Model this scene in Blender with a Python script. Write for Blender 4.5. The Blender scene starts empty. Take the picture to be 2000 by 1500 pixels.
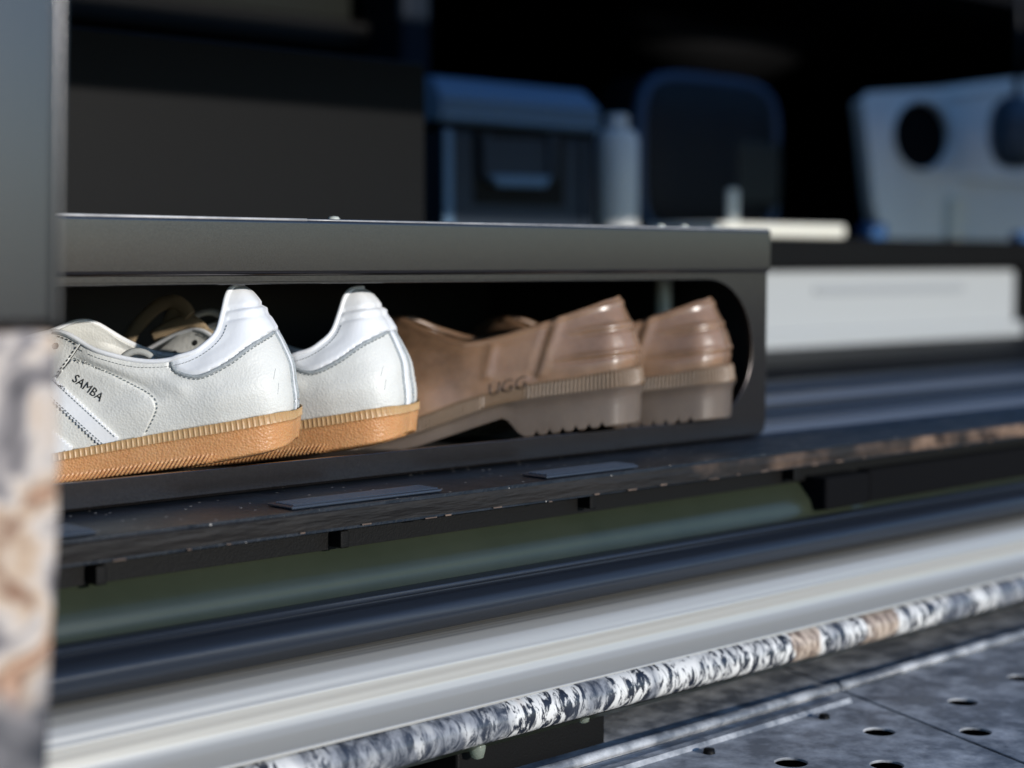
import bpy, bmesh, math, random
import numpy as np
from mathutils import Vector, Matrix
from mathutils.bvhtree import BVHTree

random.seed(7); np.random.seed(7)
SC = bpy.context.scene
COL = SC.collection
R = math.radians

# ------------------------------------------------------------------ camera
FPX = 3333.33                       # focal length in pixels of the 2000 px wide photograph
PITCH = math.atan(237/3333.33)
TH = math.atan(3506*math.cos(PITCH)/3333.33)      # azimuth of the view from the X axis
FH = Vector((math.cos(TH), math.sin(TH), 0))
RT = Vector((math.sin(TH), -math.cos(TH), 0))
FW = FH*math.cos(PITCH) - Vector((0, 0, math.sin(PITCH)))
UP = Vector((0, 0, math.cos(PITCH))) + FH*math.sin(PITCH)
cam_d = bpy.data.cameras.new('camera'); cam = bpy.data.objects.new('camera', cam_d); COL.objects.link(cam)
M = Matrix((RT, UP, -FW)).transposed().to_4x4()
cam.matrix_world = M
cam_d.sensor_width = 36; cam_d.lens = 60; cam_d.clip_start = .02; cam_d.clip_end = 2000
cam_d.dof.use_dof = True; cam_d.dof.focus_distance = .905; cam_d.dof.aperture_fstop = 4.3
cam_d.dof.aperture_blades = 0
SC.camera = cam

# ------------------------------------------------------------------ light
SUN_EL, SUN_AZ = 12.5, 4.0          # azimuth measured from -Y towards +X
w = bpy.data.worlds.new('World'); SC.world = w; w.use_nodes = True
nt = w.node_tree; nt.nodes.clear()
sky = nt.nodes.new('ShaderNodeTexSky'); sky.sky_type = 'NISHITA'; sky.sun_disc = False
sky.sun_elevation = R(SUN_EL); sky.sun_rotation = R(180-SUN_AZ)
sky.air_density = 1.0; sky.dust_density = .15; sky.ozone_density = 5.0
bg = nt.nodes.new('ShaderNodeBackground'); bg.inputs[1].default_value = .15
wo = nt.nodes.new('ShaderNodeOutputWorld')
nt.links.new(sky.outputs[0], bg.inputs[0]); nt.links.new(bg.outputs[0], wo.inputs[0])
sl = bpy.data.lights.new('sun', 'SUN'); sl.energy = 3.1; sl.angle = R(1.0); sl.color = (1, .95, .89)
so = bpy.data.objects.new('sun', sl); COL.objects.link(so)
sdir = Vector((math.sin(R(SUN_AZ))*math.cos(R(SUN_EL)), -math.cos(R(SUN_AZ))*math.cos(R(SUN_EL)), math.sin(R(SUN_EL))))
so.rotation_euler = sdir.to_track_quat('Z', 'Y').to_euler(); so.location = (0, -3, 2)
SC.view_settings.view_transform = 'Standard'; SC.view_settings.look = 'None'
SC.view_settings.exposure = 0.3; SC.view_settings.gamma = 1

# ------------------------------------------------------------------ helpers
def ray(px, py):
    return FW + RT*((px-1000)/FPX) + UP*((750-py)/FPX)
def P(px, py, X=None, Y=None, Z=None, t=None):
    """point of the place seen at a pixel of the photograph, on a given plane"""
    d = ray(px, py)
    if Y is not None: t = Y/d.y
    elif Z is not None: t = Z/d.z
    elif X is not None: t = X/d.x
    return d*t
def ZY(y115, Y): return P(115, y115, Y=Y).z      # height of a line along X read off at the left

def tag(o, label=None, cat=None, group=None, kind=None):
    if label: o['label'] = label
    if cat: o['category'] = cat
    if group: o['group'] = group
    if kind: o['kind'] = kind
    return o
def empty(name, loc, rz=0):
    o = bpy.data.objects.new(name, None); o.location = loc; o.rotation_euler = (0, 0, rz); o.empty_display_size = .05
    COL.objects.link(o); return o
def mesh(name, verts, faces, m, parent=None, smooth=False, off=None):
    me = bpy.data.meshes.new(name)
    if off is not None: verts = [Vector(v)-Vector(off) for v in verts]
    elif parent is not None and not parent.get('_local'):
        pl = parent.location if parent.parent is None else Vector((0, 0, 0))
        if parent.parent is not None: pl = parent.parent.location
        verts = [Vector(v)-pl for v in verts]
    me.from_pydata([tuple(v) for v in verts], [], [tuple(f) for f in faces]); me.update()
    bm = bmesh.new(); bm.from_mesh(me); bmesh.ops.recalc_face_normals(bm, faces=bm.faces); bm.to_mesh(me); bm.free()
    if smooth: me.polygons.foreach_set('use_smooth', [True]*len(me.polygons))
    me.materials.append(m)
    o = bpy.data.objects.new(name, me); COL.objects.link(o)
    if parent is not None: o.parent = parent
    return o
def bevel(o, wd, seg=3):
    b = o.modifiers.new('bevel', 'BEVEL'); b.width = wd; b.segments = seg; b.limit_method = 'ANGLE'; b.angle_limit = R(35)
    b.harden_normals = False
    o.data.polygons.foreach_set('use_smooth', [True]*len(o.data.polygons))
    e = o.modifiers.new('wn', 'WEIGHTED_NORMAL'); e.keep_sharp = True
    return o
def box(name, a, b, m, parent=None, bv=0, seg=3):
    x0, y0, z0 = a; x1, y1, z1 = b
    v = [(x, y, z) for x in (x0, x1) for y in (y0, y1) for z in (z0, z1)]
    f = [(0, 1, 3, 2), (4, 6, 7, 5), (0, 4, 5, 1), (2, 3, 7, 6), (0, 2, 6, 4), (1, 5, 7, 3)]
    o = mesh(name, v, f, m, parent)
    if bv: bevel(o, bv, seg)
    return o
def prism(name, poly, vec, m, parent=None, bv=0, smooth=False, local=False):
    """closed polygon of 3D points pushed along vec"""
    n = len(poly); vec = Vector(vec)
    v = [Vector(p) for p in poly] + [Vector(p)+vec for p in poly]
    f = [tuple(range(n)), tuple(range(2*n-1, n-1, -1))] + [(i, (i+1) % n, n+(i+1) % n, n+i) for i in range(n)]
    o = mesh(name, v, f, m, parent)
    if bv: bevel(o, bv)
    return o
def prof_x(name, prof, x0, x1, m, parent=None, smooth=True, n=40, wob=0, closed=False):
    """open or closed YZ profile drawn along X, with a very small waviness"""
    pts = prof; k = len(pts); v = []; f = []
    for i in range(n+1):
        x = x0+(x1-x0)*i/n
        for j, (y, z) in enumerate(pts):
            a = wob*math.sin(x*9+j*.8); v.append((x, y+a, z+a*.6))
    kk = k if closed else k-1
    for i in range(n):
        for j in range(kk):
            a = i*k+j; b = i*k+(j+1) % k; f.append((a, b, b+k, a+k))
    if closed: f += [tuple(range(k)), tuple(range(n*k+k-1, n*k-1, -1))]
    return mesh(name, v, f, m, parent, smooth=smooth)
def catmull(p, sub):
    p = np.asarray(p, float); n = len(p); out = []
    for i in range(n-1):
        p0 = p[max(i-1, 0)]; p1 = p[i]; p2 = p[i+1]; p3 = p[min(i+2, n-1)]
        for k in range(sub):
            t = k/sub
            out.append(.5*((2*p1)+(-p0+p2)*t+(2*p0-5*p1+4*p2-p3)*t*t+(-p0+3*p1-3*p2+p3)*t**3))
    out.append(p[-1]); return np.array(out)
def smooth_prof(p, n=70, it=14, keep=()):
    p = np.array(p, float); s_ = np.concatenate([[0], np.cumsum(np.hypot(*np.diff(p, axis=0).T))]); q = np.linspace(0, s_[-1], n)
    o = np.stack([np.interp(q, s_, p[:, 0]), np.interp(q, s_, p[:, 1])], 1)
    for _ in range(it): o[1:-1] = (o[:-2]+2*o[1:-1]+o[2:])/4
    return [tuple(a_) for a_ in o]
def tube(name, pts, r, m, parent=None, seg=10, flat=1.0, raw=False, up=None):
    """tube along points; raw=True: points are already in the parent's frame"""
    pts = [Vector(p) for p in pts]; v = []; f = []; n = len(pts)
    rr = r if hasattr(r, '__len__') else [r]*n
    ref = Vector(up) if up else Vector((0, 0, 1))
    for i, p in enumerate(pts):
        t = (pts[min(i+1, n-1)]-pts[max(i-1, 0)]).normalized()
        a = t.cross(ref)
        if a.length < 1e-4: a = t.cross(Vector((0, 1, 0)))
        a.normalize(); b = a.cross(t).normalized()
        for s in range(seg):
            an = 2*math.pi*s/seg
            v.append(p+a*math.cos(an)*rr[i]+b*math.sin(an)*rr[i]*flat)
    for i in range(n-1):
        for s in range(seg):
            s2 = (s+1) % seg; f.append((i*seg+s, i*seg+s2, (i+1)*seg+s2, (i+1)*seg+s))
    f += [tuple(range(seg)), tuple(range((n-1)*seg, n*seg))]
    return mesh(name, v, f, m, parent, smooth=True, off=(0, 0, 0) if raw else None)
def lathe(name, prof, c, m, parent=None, seg=32, axis='Z'):
    v = []; f = []
    for (r, h) in prof:
        for s in range(seg):
            a = 2*math.pi*s/seg
            if axis == 'Z': v.append((c[0]+r*math.cos(a), c[1]+r*math.sin(a), c[2]+h))
            else: v.append((c[0]+r*math.cos(a), c[1]+h, c[2]+r*math.sin(a)))
    for i in range(len(prof)-1):
        for s in range(seg):
            s2 = (s+1) % seg; f.append((i*seg+s, i*seg+s2, (i+1)*seg+s2, (i+1)*seg+s))
    f += [tuple(range(seg)), tuple(range((len(prof)-1)*seg, len(prof)*seg))]
    return mesh(name, v, f, m, parent, smooth=True)
def plate_holes(name, outer, holes, thick, frame, m, parent, bv=.0004):
    """flat plate: outline and holes in 2D, frame = (origin, ax, ay, normal); a real cut-out, thickness behind the face"""
    cu = bpy.data.curves.new('tmp', 'CURVE'); cu.dimensions = '2D'; cu.fill_mode = 'BOTH'; cu.extrude = thick/2; cu.bevel_depth = bv; cu.bevel_resolution = 1; cu.offset = -bv
    for pl in [outer]+holes:
        sp = cu.splines.new('POLY'); sp.points.add(len(pl)-1); sp.use_cyclic_u = True
        for q, (a, b) in zip(sp.points, pl): q.co = (a, b, 0, 1)
    ob = bpy.data.objects.new('tmp', cu); COL.objects.link(ob)
    dg = bpy.context.evaluated_depsgraph_get(); dg.update()
    me = bpy.data.meshes.new_from_object(ob.evaluated_get(dg))
    bpy.data.objects.remove(ob)
    o0, ax, ay, nn = [Vector(q) for q in frame]
    vs = [o0+ax*v.co.x+ay*v.co.y+nn*(v.co.z-thick/2) for v in me.vertices]
    fs = [tuple(p.vertices) for p in me.polygons]
    bpy.data.meshes.remove(me)
    return mesh(name, vs, fs, m, parent)
def circ(cx, cy, rx, ry=None, n=28):
    ry = ry or rx
    return [(cx+rx*math.cos(2*math.pi*i/n), cy+ry*math.sin(2*math.pi*i/n)) for i in range(n)]
def rounded(x0, y0, x1, y1, r, n=8):
    out = []
    for cx, cy, a0 in ((x1-r, y1-r, 0), (x0+r, y1-r, 90), (x0+r, y0+r, 180), (x1-r, y0+r, 270)):
        for i in range(n+1):
            a = R(a0+90*i/n); out.append((cx+r*math.cos(a), cy+r*math.sin(a)))
    return out

# ------------------------------------------------------------------ materials
def mat(name, col, rough=.5, metal=0, col2=None, nscale=20, bump=0, bscale=400, btype='noise', coat=0, coat_r=.1,
        rough2=None, spec=.5, sss=0, dust=0, stretch=None, trans=0, bumpd=.001, contrast=(.35, .65)):
    m = bpy.data.materials.new(name); m.use_nodes = True; n = m.node_tree.nodes; l = m.node_tree.links
    b = n['Principled BSDF']; b.inputs['Base Color'].default_value = (*col, 1); b.inputs['Roughness'].default_value = rough
    b.inputs['Metallic'].default_value = metal; b.inputs['Specular IOR Level'].default_value = spec
    b.inputs['Coat Weight'].default_value = coat; b.inputs['Coat Roughness'].default_value = coat_r
    if sss:
        b.inputs['Subsurface Weight'].default_value = sss; b.inputs['Subsurface Radius'].default_value = (1, .5, .25)
        b.inputs['Subsurface Scale'].default_value = .004
    if trans: b.inputs['Transmission Weight'].default_value = trans
    tc = n.new('ShaderNodeTexCoord'); mp = n.new('ShaderNodeMapping'); l.new(tc.outputs['Object'], mp.inputs[0])
    if stretch: mp.inputs['Scale'].default_value = stretch
    cur = None
    if col2:
        nz = n.new('ShaderNodeTexNoise'); nz.inputs['Scale'].default_value = nscale; nz.inputs['Detail'].default_value = 6
        nz.inputs['Roughness'].default_value = .65
        l.new(mp.outputs[0], nz.inputs[0])
        cr = n.new('ShaderNodeValToRGB'); cr.color_ramp.elements[0].position = contrast[0]; cr.color_ramp.elements[1].position = contrast[1]
        cr.color_ramp.elements[0].color = (*col, 1); cr.color_ramp.elements[1].color = (*col2, 1)
        l.new(nz.outputs[0], cr.inputs[0]); cur = cr.outputs[0]
        if rough2 is not None:
            mr = n.new('ShaderNodeMapRange'); mr.inputs['From Min'].default_value = .35; mr.inputs['From Max'].default_value = .65
            mr.inputs['To Min'].default_value = rough; mr.inputs['To Max'].default_value = rough2
            l.new(nz.outputs[0], mr.inputs[0]); l.new(mr.outputs[0], b.inputs['Roughness'])
    if dust:                        # sparse pale specks
        vo = n.new('ShaderNodeTexVoronoi'); vo.inputs['Scale'].default_value = 260; l.new(tc.outputs['Object'], vo.inputs[0])
        n2 = n.new('ShaderNodeTexNoise'); n2.inputs['Scale'].default_value = 60; l.new(tc.outputs['Object'], n2.inputs[0])
        lt = n.new('ShaderNodeMath'); lt.operation = 'LESS_THAN'; lt.inputs[1].default_value = .2; l.new(vo.outputs['Distance'], lt.inputs[0])
        gt = n.new('ShaderNodeMath'); gt.operation = 'GREATER_THAN'; gt.inputs[1].default_value = 1-dust; l.new(vo.outputs['Color'], gt.inputs[0])
        mu = n.new('ShaderNodeMath'); mu.operation = 'MULTIPLY'; l.new(lt.outputs[0], mu.inputs[0]); l.new(gt.outputs[0], mu.inputs[1])
        mx = n.new('ShaderNodeMix'); mx.data_type = 'RGBA'; l.new(mu.outputs[0], mx.inputs[0])
        if cur: l.new(cur, mx.inputs[6])
        else: mx.inputs[6].default_value = (*col, 1)
        mx.inputs[7].default_value = (.5, .48, .45, 1); cur = mx.outputs[2]
    if cur: l.new(cur, b.inputs['Base Color'])
    if bump:
        bp = n.new('ShaderNodeBump'); bp.inputs['Strength'].default_value = bump; bp.inputs['Distance'].default_value = bumpd
        if btype == 'noise':
            tx = n.new('ShaderNodeTexNoise'); tx.inputs['Scale'].default_value = bscale; tx.inputs['Detail'].default_value = 3; o = tx.outputs[0]
        else:
            tx = n.new('ShaderNodeTexVoronoi'); tx.feature = 'SMOOTH_F1'; tx.inputs['Scale'].default_value = bscale; o = tx.outputs['Distance']
            if 'Smoothness' in tx.inputs: tx.inputs['Smoothness'].default_value = .6
        l.new(mp.outputs[0], tx.inputs[0]); 
        if btype == 'leather':
            t2 = n.new('ShaderNodeTexNoise'); t2.inputs['Scale'].default_value = bscale*.25; t2.inputs['Detail'].default_value = 4
            l.new(mp.outputs[0], t2.inputs[0]); ad = n.new('ShaderNodeMath'); ad.operation = 'MULTIPLY_ADD'
            l.new(t2.outputs[0], ad.inputs[0]); ad.inputs[1].default_value = 1.6; l.new(o, ad.inputs[2]); o = ad.outputs[0]
        l.new(o, bp.inputs['Height']); l.new(bp.outputs[0], b.inputs['Normal'])
        if coat: l.new(bp.outputs[0], b.inputs['Coat Normal'])
    return m

def _cx(px): return P(px, 1500-(px-640)*.272+40, Y=.640).x-1.6
CAMO_SPOTS = ((_cx(760), .045, -.16), (_cx(1560), .022, .22), (_cx(1690), .02, .2), (_cx(1860), .05, -.1))
def camo_mat(name, scale=1.0, tan=0.0, sh=.46, loc=(.30, 0, .2)):
    """printed bark pattern: white bark with black fissures, darker and tan patches"""
    m = bpy.data.materials.new(name); m.use_nodes = True; n = m.node_tree.nodes; l = m.node_tree.links
    b = n['Principled BSDF']; b.inputs['Roughness'].default_value = .38; b.inputs['Coat Weight'].default_value = .25
    tc = n.new('ShaderNodeTexCoord'); mp = n.new('ShaderNodeMapping'); l.new(tc.outputs['Object'], mp.inputs[0])
    mp.inputs['Scale'].default_value = (scale, scale*.42, scale*.42)
    wv = n.new('ShaderNodeTexNoise'); wv.inputs['Scale'].default_value = 180; wv.inputs['Detail'].default_value = 7; wv.inputs['Distortion'].default_value = .55
    wv.inputs['Roughness'].default_value = .68
    l.new(mp.outputs[0], wv.inputs[0])
    c1 = n.new('ShaderNodeValToRGB'); e = c1.color_ramp.elements
    e[0].position = .455; e[0].color = (.014, .017, .026, 1); e[1].position = .525; e[1].color = (.68, .67, .64, 1)
    l.new(wv.outputs[0], c1.inputs[0])
    c2 = n.new('ShaderNodeValToRGB'); e = c2.color_ramp.elements
    e[0].position = .40; e[0].color = (.03, .036, .05, 1); e[1].position = .62; e[1].color = (.26, .27, .29, 1)
    l.new(wv.outputs[0], c2.inputs[0])
    c3 = n.new('ShaderNodeValToRGB'); e = c3.color_ramp.elements
    e[0].position = .40; e[0].color = (.13, .085, .06, 1); e[1].position = .60; e[1].color = (.58, .47, .37, 1)
    l.new(wv.outputs[0], c3.inputs[0])
    big = n.new('ShaderNodeTexNoise'); big.inputs['Scale'].default_value = 24; big.inputs['Detail'].default_value = 2.5; big.inputs['Distortion'].default_value = .8
    mb = n.new('ShaderNodeMapping'); mb.inputs['Scale'].default_value = (scale, scale*.6, scale*.6); mb.inputs['Location'].default_value = loc
    l.new(tc.outputs['Object'], mb.inputs[0]); l.new(mb.outputs[0], big.inputs[0])
    sp = n.new('ShaderNodeSeparateXYZ'); l.new(tc.outputs['Object'], sp.inputs[0]); bsum = big.outputs[0]
    for xc, hw_, am in CAMO_SPOTS:
        d1 = n.new('ShaderNodeMath'); d1.operation = 'SUBTRACT'; l.new(sp.outputs[0], d1.inputs[0]); d1.inputs[1].default_value = xc
        d2 = n.new('ShaderNodeMath'); d2.operation = 'ABSOLUTE'; l.new(d1.outputs[0], d2.inputs[0])
        d3 = n.new('ShaderNodeMapRange'); l.new(d2.outputs[0], d3.inputs[0]); d3.inputs['From Min'].default_value = hw_*.5; d3.inputs['From Max'].default_value = hw_
        d3.inputs['To Min'].default_value = am; d3.inputs['To Max'].default_value = 0
        d4 = n.new('ShaderNodeMath'); d4.operation = 'ADD'; l.new(bsum, d4.inputs[0]); l.new(d3.outputs[0], d4.inputs[1]); bsum = d4.outputs[0]
    r1 = n.new('ShaderNodeValToRGB'); r1.color_ramp.elements[0].position = .40; r1.color_ramp.elements[1].position = .52
    l.new(bsum, r1.inputs[0])
    mx = n.new('ShaderNodeMix'); mx.data_type = 'RGBA'; l.new(r1.outputs[0], mx.inputs[0]); l.new(c2.outputs[0], mx.inputs[6]); l.new(c1.outputs[0], mx.inputs[7])
    r2 = n.new('ShaderNodeValToRGB'); r2.color_ramp.elements[0].position = .66-tan; r2.color_ramp.elements[1].position = .72-tan
    l.new(bsum, r2.inputs[0])
    m2 = n.new('ShaderNodeMix'); m2.data_type = 'RGBA'; l.new(r2.outputs[0], m2.inputs[0]); l.new(mx.outputs[2], m2.inputs[6]); l.new(c3.outputs[0], m2.inputs[7])
    l.new(m2.outputs[2], b.inputs['Base Color'])
    return m

MT = {}
MT['powder'] = mat('grey_powder_coat', (.092, .082, .080), .17, .92, col2=(.142, .127, .123), nscale=1300, bump=.06, bscale=2600, bumpd=.0002, spec=.5, dust=.012)
MT['worn'] = mat('lid_rim_glint', (.62, .60, .58), .42, .35, col2=(.38, .37, .36), nscale=45)  # pale tone standing for the sun highlight on the lid rim
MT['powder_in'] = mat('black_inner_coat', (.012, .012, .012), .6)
MT['door'] = mat('grey_door_paint', (.092, .089, .090), .22, .92, col2=(.120, .116, .118), nscale=1200, bump=.06, bscale=2200, bumpd=.0002)
MT['black'] = mat('black_plastic', (.004, .0038, .0036), .5, bump=.2, bscale=900, spec=.15)
MT['cabinet'] = mat('black_cabinet_board', (.004, .004, .0042), .5, bump=.2, bscale=700, spec=.12)
MT['liner'] = mat('black_van_liner', (.003, .003, .0035), .9, spec=.1)
MT['sheet'] = mat('dark_inner_sheet', (.004, .0055, .0035), .5, spec=.15)
MT['leather'] = mat('white_grained_leather', (.705, .70, .655), .50, col2=(.65, .645, .60), nscale=30, bump=.36, bscale=900, btype='leather', bumpd=.00045, spec=.4)
MT['smooth'] = mat('smooth_white_leather', (.80, .81, .82), .38, bump=.12, bscale=500, btype='leather', bumpd=.0005, spec=.45)
MT['suede'] = mat('grey_suede_edge', (.26, .29, .30), .9, col2=(.42, .44, .44), nscale=700, bump=.5, bscale=2000)
MT['thread'] = mat('grey_thread', (.20, .22, .22), .8)
MT['dthread'] = mat('dark_seam', (.045, .045, .04), .8)
MT['lining'] = mat('textile_lining', (.42, .43, .41), .85, bump=.3, bscale=1500)
MT['gum'] = mat('orange_gum_rubber', (.60, .325, .15), .38, col2=(.56, .27, .11), nscale=25, bump=.45, bscale=800, btype='voronoi', bumpd=.0007, sss=.35, spec=.45)
MT['foxing'] = mat('tan_translucent_rubber', (.52, .345, .175), .42, col2=(.46, .26, .11), nscale=12, sss=.25)
MT['ink'] = mat('dark_gold_ink', (.03, .027, .022), .5)
MT['hole'] = mat('eyelet_dark', (.01, .01, .01), .8)
MT['lace'] = mat('cream_lace', (.34, .25, .15), .85, bump=.6, bscale=1800)
MT['boot'] = mat('brown_rubber', (.33, .195, .115), .36, col2=(.12, .068, .038), nscale=15, bump=.18, bscale=140, coat=.6, coat_r=.30, sss=.2, spec=.6, contrast=(.36, .68))
MT['bootrib'] = mat('brown_ribbed_rubber', (.20, .13, .075), .45, col2=(.12, .075, .04), nscale=20, sss=.1)
MT['bootsole'] = mat('taupe_rubber_sole', (.165, .128, .10), .38, col2=(.11, .085, .07), nscale=16, bump=.2, bscale=900, coat=.4, coat_r=.25, dust=.02, sss=.1)
MT['floor'] = mat('black_rubber_floor', (.0035, .0075, .014), .34, col2=(.007, .012, .020), nscale=60, rough2=.5, bump=.3, bscale=500, dust=.2, spec=.4)
MT['pad'] = mat('dark_ribbed_pad', (.035, .046, .065), .36, bump=.2, bscale=900, spec=.5)
MT['olive'] = mat('dark_green_paint', (.020, .026, .016), .28, coat=.3, coat_r=.14, col2=(.028, .034, .022), nscale=9, spec=.4, dust=.03)
MT['rubber'] = mat('blue_black_rubber_strip', (.016, .021, .031), .36, bump=.25, bscale=1500, bumpd=.0004, dust=.03, spec=.5)
MT['silver'] = mat('champagne_silver_paint', (.45, .438, .405), .40, .4, coat=.35, coat_r=.16, bump=.03, bscale=40, dust=.02)
MT['pale'] = mat('pale_grey_plastic', (.80, .81, .78), .45, col2=(.74, .75, .73), nscale=8)
MT['chip'] = mat('raw_board_chip', (.16, .11, .08), .9, col2=(.07, .05, .04), nscale=90)
MT['drawer'] = mat('white_drawer_paint', (.38, .40, .41), .5)
MT['alu'] = mat('brushed_aluminium', (.22, .25, .30), .38, .7, bump=.1, bscale=300, stretch=(.1, 1, 1))
MT['cool'] = mat('lit_cooler_plastic', (.12, .22, .34), .5, bump=.2, bscale=500)  # lighter copy of the cooler plastic, sky light put into its colour
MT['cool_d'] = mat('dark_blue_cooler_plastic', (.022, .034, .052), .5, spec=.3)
MT['white'] = mat('white_plastic', (.66, .68, .69), .45, col2=(.60, .62, .63), nscale=8)
MT['cream'] = mat('cream_plastic', (.80, .79, .70), .5)
MT['steel'] = mat('galvanised_steel', (.62, .64, .56), .45, .2)
MT['bag'] = mat('black_nylon', (.005, .006, .0085), .5, bump=.5, bscale=1400, spec=.25)
MT['bagtrim'] = mat('navy_piping', (.035, .07, .13), .5)
MT['blue'] = mat('blue_plastic', (.04, .13, .32), .45)
MT['camo'] = camo_mat('bark_camouflage_wrap')
def wrap_mat():
    m = bpy.data.materials.new('blotchy_bark_wrap'); m.use_nodes = True; n = m.node_tree.nodes; l = m.node_tree.links
    b = n['Principled BSDF']; b.inputs['Roughness'].default_value = .6
    tc = n.new('ShaderNodeTexCoord'); nz = n.new('ShaderNodeTexNoise'); nz.inputs['Scale'].default_value = 34; nz.inputs['Detail'].default_value = 4; nz.inputs['Distortion'].default_value = .9
    l.new(tc.outputs['Object'], nz.inputs[0])
    cr = n.new('ShaderNodeValToRGB'); e = cr.color_ramp.elements
    e[0].position = .34; e[0].color = (.05, .045, .05, 1); e[1].position = .66; e[1].color = (.50, .30, .19, 1)
    for p_, c_ in ((.42, (.20, .18, .18)), (.48, (.52, .46, .41)), (.55, (.46, .34, .24)), (.61, (.17, .085, .05))):
        q = e.new(p_); q.color = (*c_, 1)
    l.new(nz.outputs[0], cr.inputs[0])
    sp = n.new('ShaderNodeSeparateXYZ'); l.new(tc.outputs['Object'], sp.inputs[0])
    n2 = n.new('ShaderNodeTexNoise'); n2.inputs['Scale'].default_value = 25; l.new(tc.outputs['Object'], n2.inputs[0])
    ma = n.new('ShaderNodeMath'); ma.operation = 'MULTIPLY_ADD'; l.new(n2.outputs[0], ma.inputs[0]); ma.inputs[1].default_value = .06; l.new(sp.outputs[2], ma.inputs[2])
    mr = n.new('ShaderNodeMapRange'); l.new(ma.outputs[0], mr.inputs[0]); mr.inputs['From Min'].default_value = .775-.105; mr.inputs['From Max'].default_value = .775-.090
    mr.inputs['To Min'].default_value = 1; mr.inputs['To Max'].default_value = 0
    mx = n.new('ShaderNodeMix'); mx.data_type = 'RGBA'; l.new(mr.outputs[0], mx.inputs[0]); l.new(cr.outputs[0], mx.inputs[6]); 
    c2 = n.new('ShaderNodeValToRGB'); c2.color_ramp.elements[0].color = (.02, .022, .03, 1); c2.color_ramp.elements[1].color = (.30, .28, .28, 1)
    c2.color_ramp.elements[0].position = .4; c2.color_ramp.elements[1].position = .7; l.new(nz.outputs[0], c2.inputs[0]); l.new(c2.outputs[0], mx.inputs[7])
    l.new(mx.outputs[2], b.inputs['Base Color']); return m
MT['camo2'] = wrap_mat()
MT['step'] = mat('worn_black_step_metal', (.14, .152, .17), .36, .05, col2=(.62, .63, .64), nscale=40, rough2=.6, bump=.35, bscale=160, contrast=(.42, .76), dust=.08)
MT['ground'] = mat('grey_gravel', (.045, .046, .045), .9, col2=(.07, .07, .068), nscale=3, bump=.8, bscale=60)

def edge_mat():
    m = mat('worn_board_edge', (.007, .0062, .006), .55, spec=.25, col2=(.016, .0135, .012), nscale=60, bump=.8, bscale=220, stretch=(.15, 1, 1), bumpd=.002)
    n = m.node_tree.nodes; l = m.node_tree.links; b = n['Principled BSDF']
    cur = b.inputs['Base Color'].links[0].from_socket
    tc = n.new('ShaderNodeTexCoord'); sp = n.new('ShaderNodeSeparateXYZ'); l.new(tc.outputs['Object'], sp.inputs[0])
    nz = n.new('ShaderNodeTexNoise'); nz.inputs['Scale'].default_value = 14; nz.inputs['Detail'].default_value = 5; l.new(tc.outputs['Object'], nz.inputs[0])
    ma = n.new('ShaderNodeMath'); ma.operation = 'MULTIPLY_ADD'; l.new(nz.outputs[0], ma.inputs[0]); ma.inputs[1].default_value = .9; l.new(sp.outputs[0], ma.inputs[2])
    mr = n.new('ShaderNodeMapRange'); l.new(ma.outputs[0], mr.inputs[0]); mr.inputs['From Min'].default_value = -.30; mr.inputs['From Max'].default_value = .02
    mx = n.new('ShaderNodeMix'); mx.data_type = 'RGBA'; l.new(mr.outputs[0], mx.inputs[0]); l.new(cur, mx.inputs[6])
    n2 = n.new('ShaderNodeTexNoise'); n2.inputs['Scale'].default_value = 50; n2.inputs['Detail'].default_value = 4; l.new(tc.outputs['Object'], n2.inputs[0])
    cr = n.new('ShaderNodeValToRGB'); cr.color_ramp.elements[0].position = .4; cr.color_ramp.elements[0].color = (.03, .019, .014, 1)
    cr.color_ramp.elements[1].position = .65; cr.color_ramp.elements[1].color = (.24, .155, .105, 1); l.new(n2.outputs[0], cr.inputs[0])
    l.new(cr.outputs[0], mx.inputs[7]); l.new(mx.outputs[2], b.inputs['Base Color'])
    return m
MT['edge'] = edge_mat()

# ------------------------------------------------------------------ ground
GZ = -.78
g = mesh('ground', [(-300, -300, GZ), (300, -300, GZ), (300, 300, GZ), (-300, 300, GZ)], [(0, 1, 2, 3)], MT['ground'])
tag(g, 'grey gravel ground below the van', kind='structure')

# ------------------------------------------------------------------ van: sill, floor, liner
FZ = -.1225                                        # van floor
van = empty('van', (1.6, 1.2, GZ)); tag(van, 'van seen through its open side, dark liner above a silver sill', 'van')
XL, XR = -.6, 3.4
YE = .677
zb = ZY(1110, YE)
edge = prof_x('floor_board_edge', [(YE+.02, FZ-.0006), (YE+.0015, FZ-.0006), (YE, FZ-.0022), (YE-.0004, (FZ+zb)/2), (YE, zb+.001), (YE+.002, zb), (YE+.02, zb)],
              XL, XR, MT['edge'], van, smooth=False, n=160, wob=.0005)
tag(edge, 'worn floor board edge, chipped and brown towards the right')
fl = box('floor', (XL, YE+.0005, FZ-.012), (XR, 2.6, FZ), MT['floor'], van)
# aluminium and rubber ribs that run along the floor beyond the locker
for (ya, yb, h, mm) in ((.757, .80, .005, 'alu'), (.83, .862, .008, 'rubber'), (.905, .945, .006, 'alu'), (1.0, 1.035, .007, 'rubber'), (1.10, 1.36, .012, 'cabinet')):
    prof_x('floor_rib', [(ya, FZ), (ya+.006, FZ+h), (yb-.006, FZ+h), (yb, FZ)], .955, XR, MT[mm], van, smooth=False, n=30, wob=.0004)
for k in range(26):
    xx = .40+k*.034+random.uniform(-.012, .012); zz = zb+random.uniform(-.0002, .0012); ln_ = random.uniform(.002, .009)
    box('edge_chip', (xx, YE-.0011, zz), (xx+ln_, YE-.0003, zz+random.uniform(.0004, .0009)), MT['chip'], van)
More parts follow.
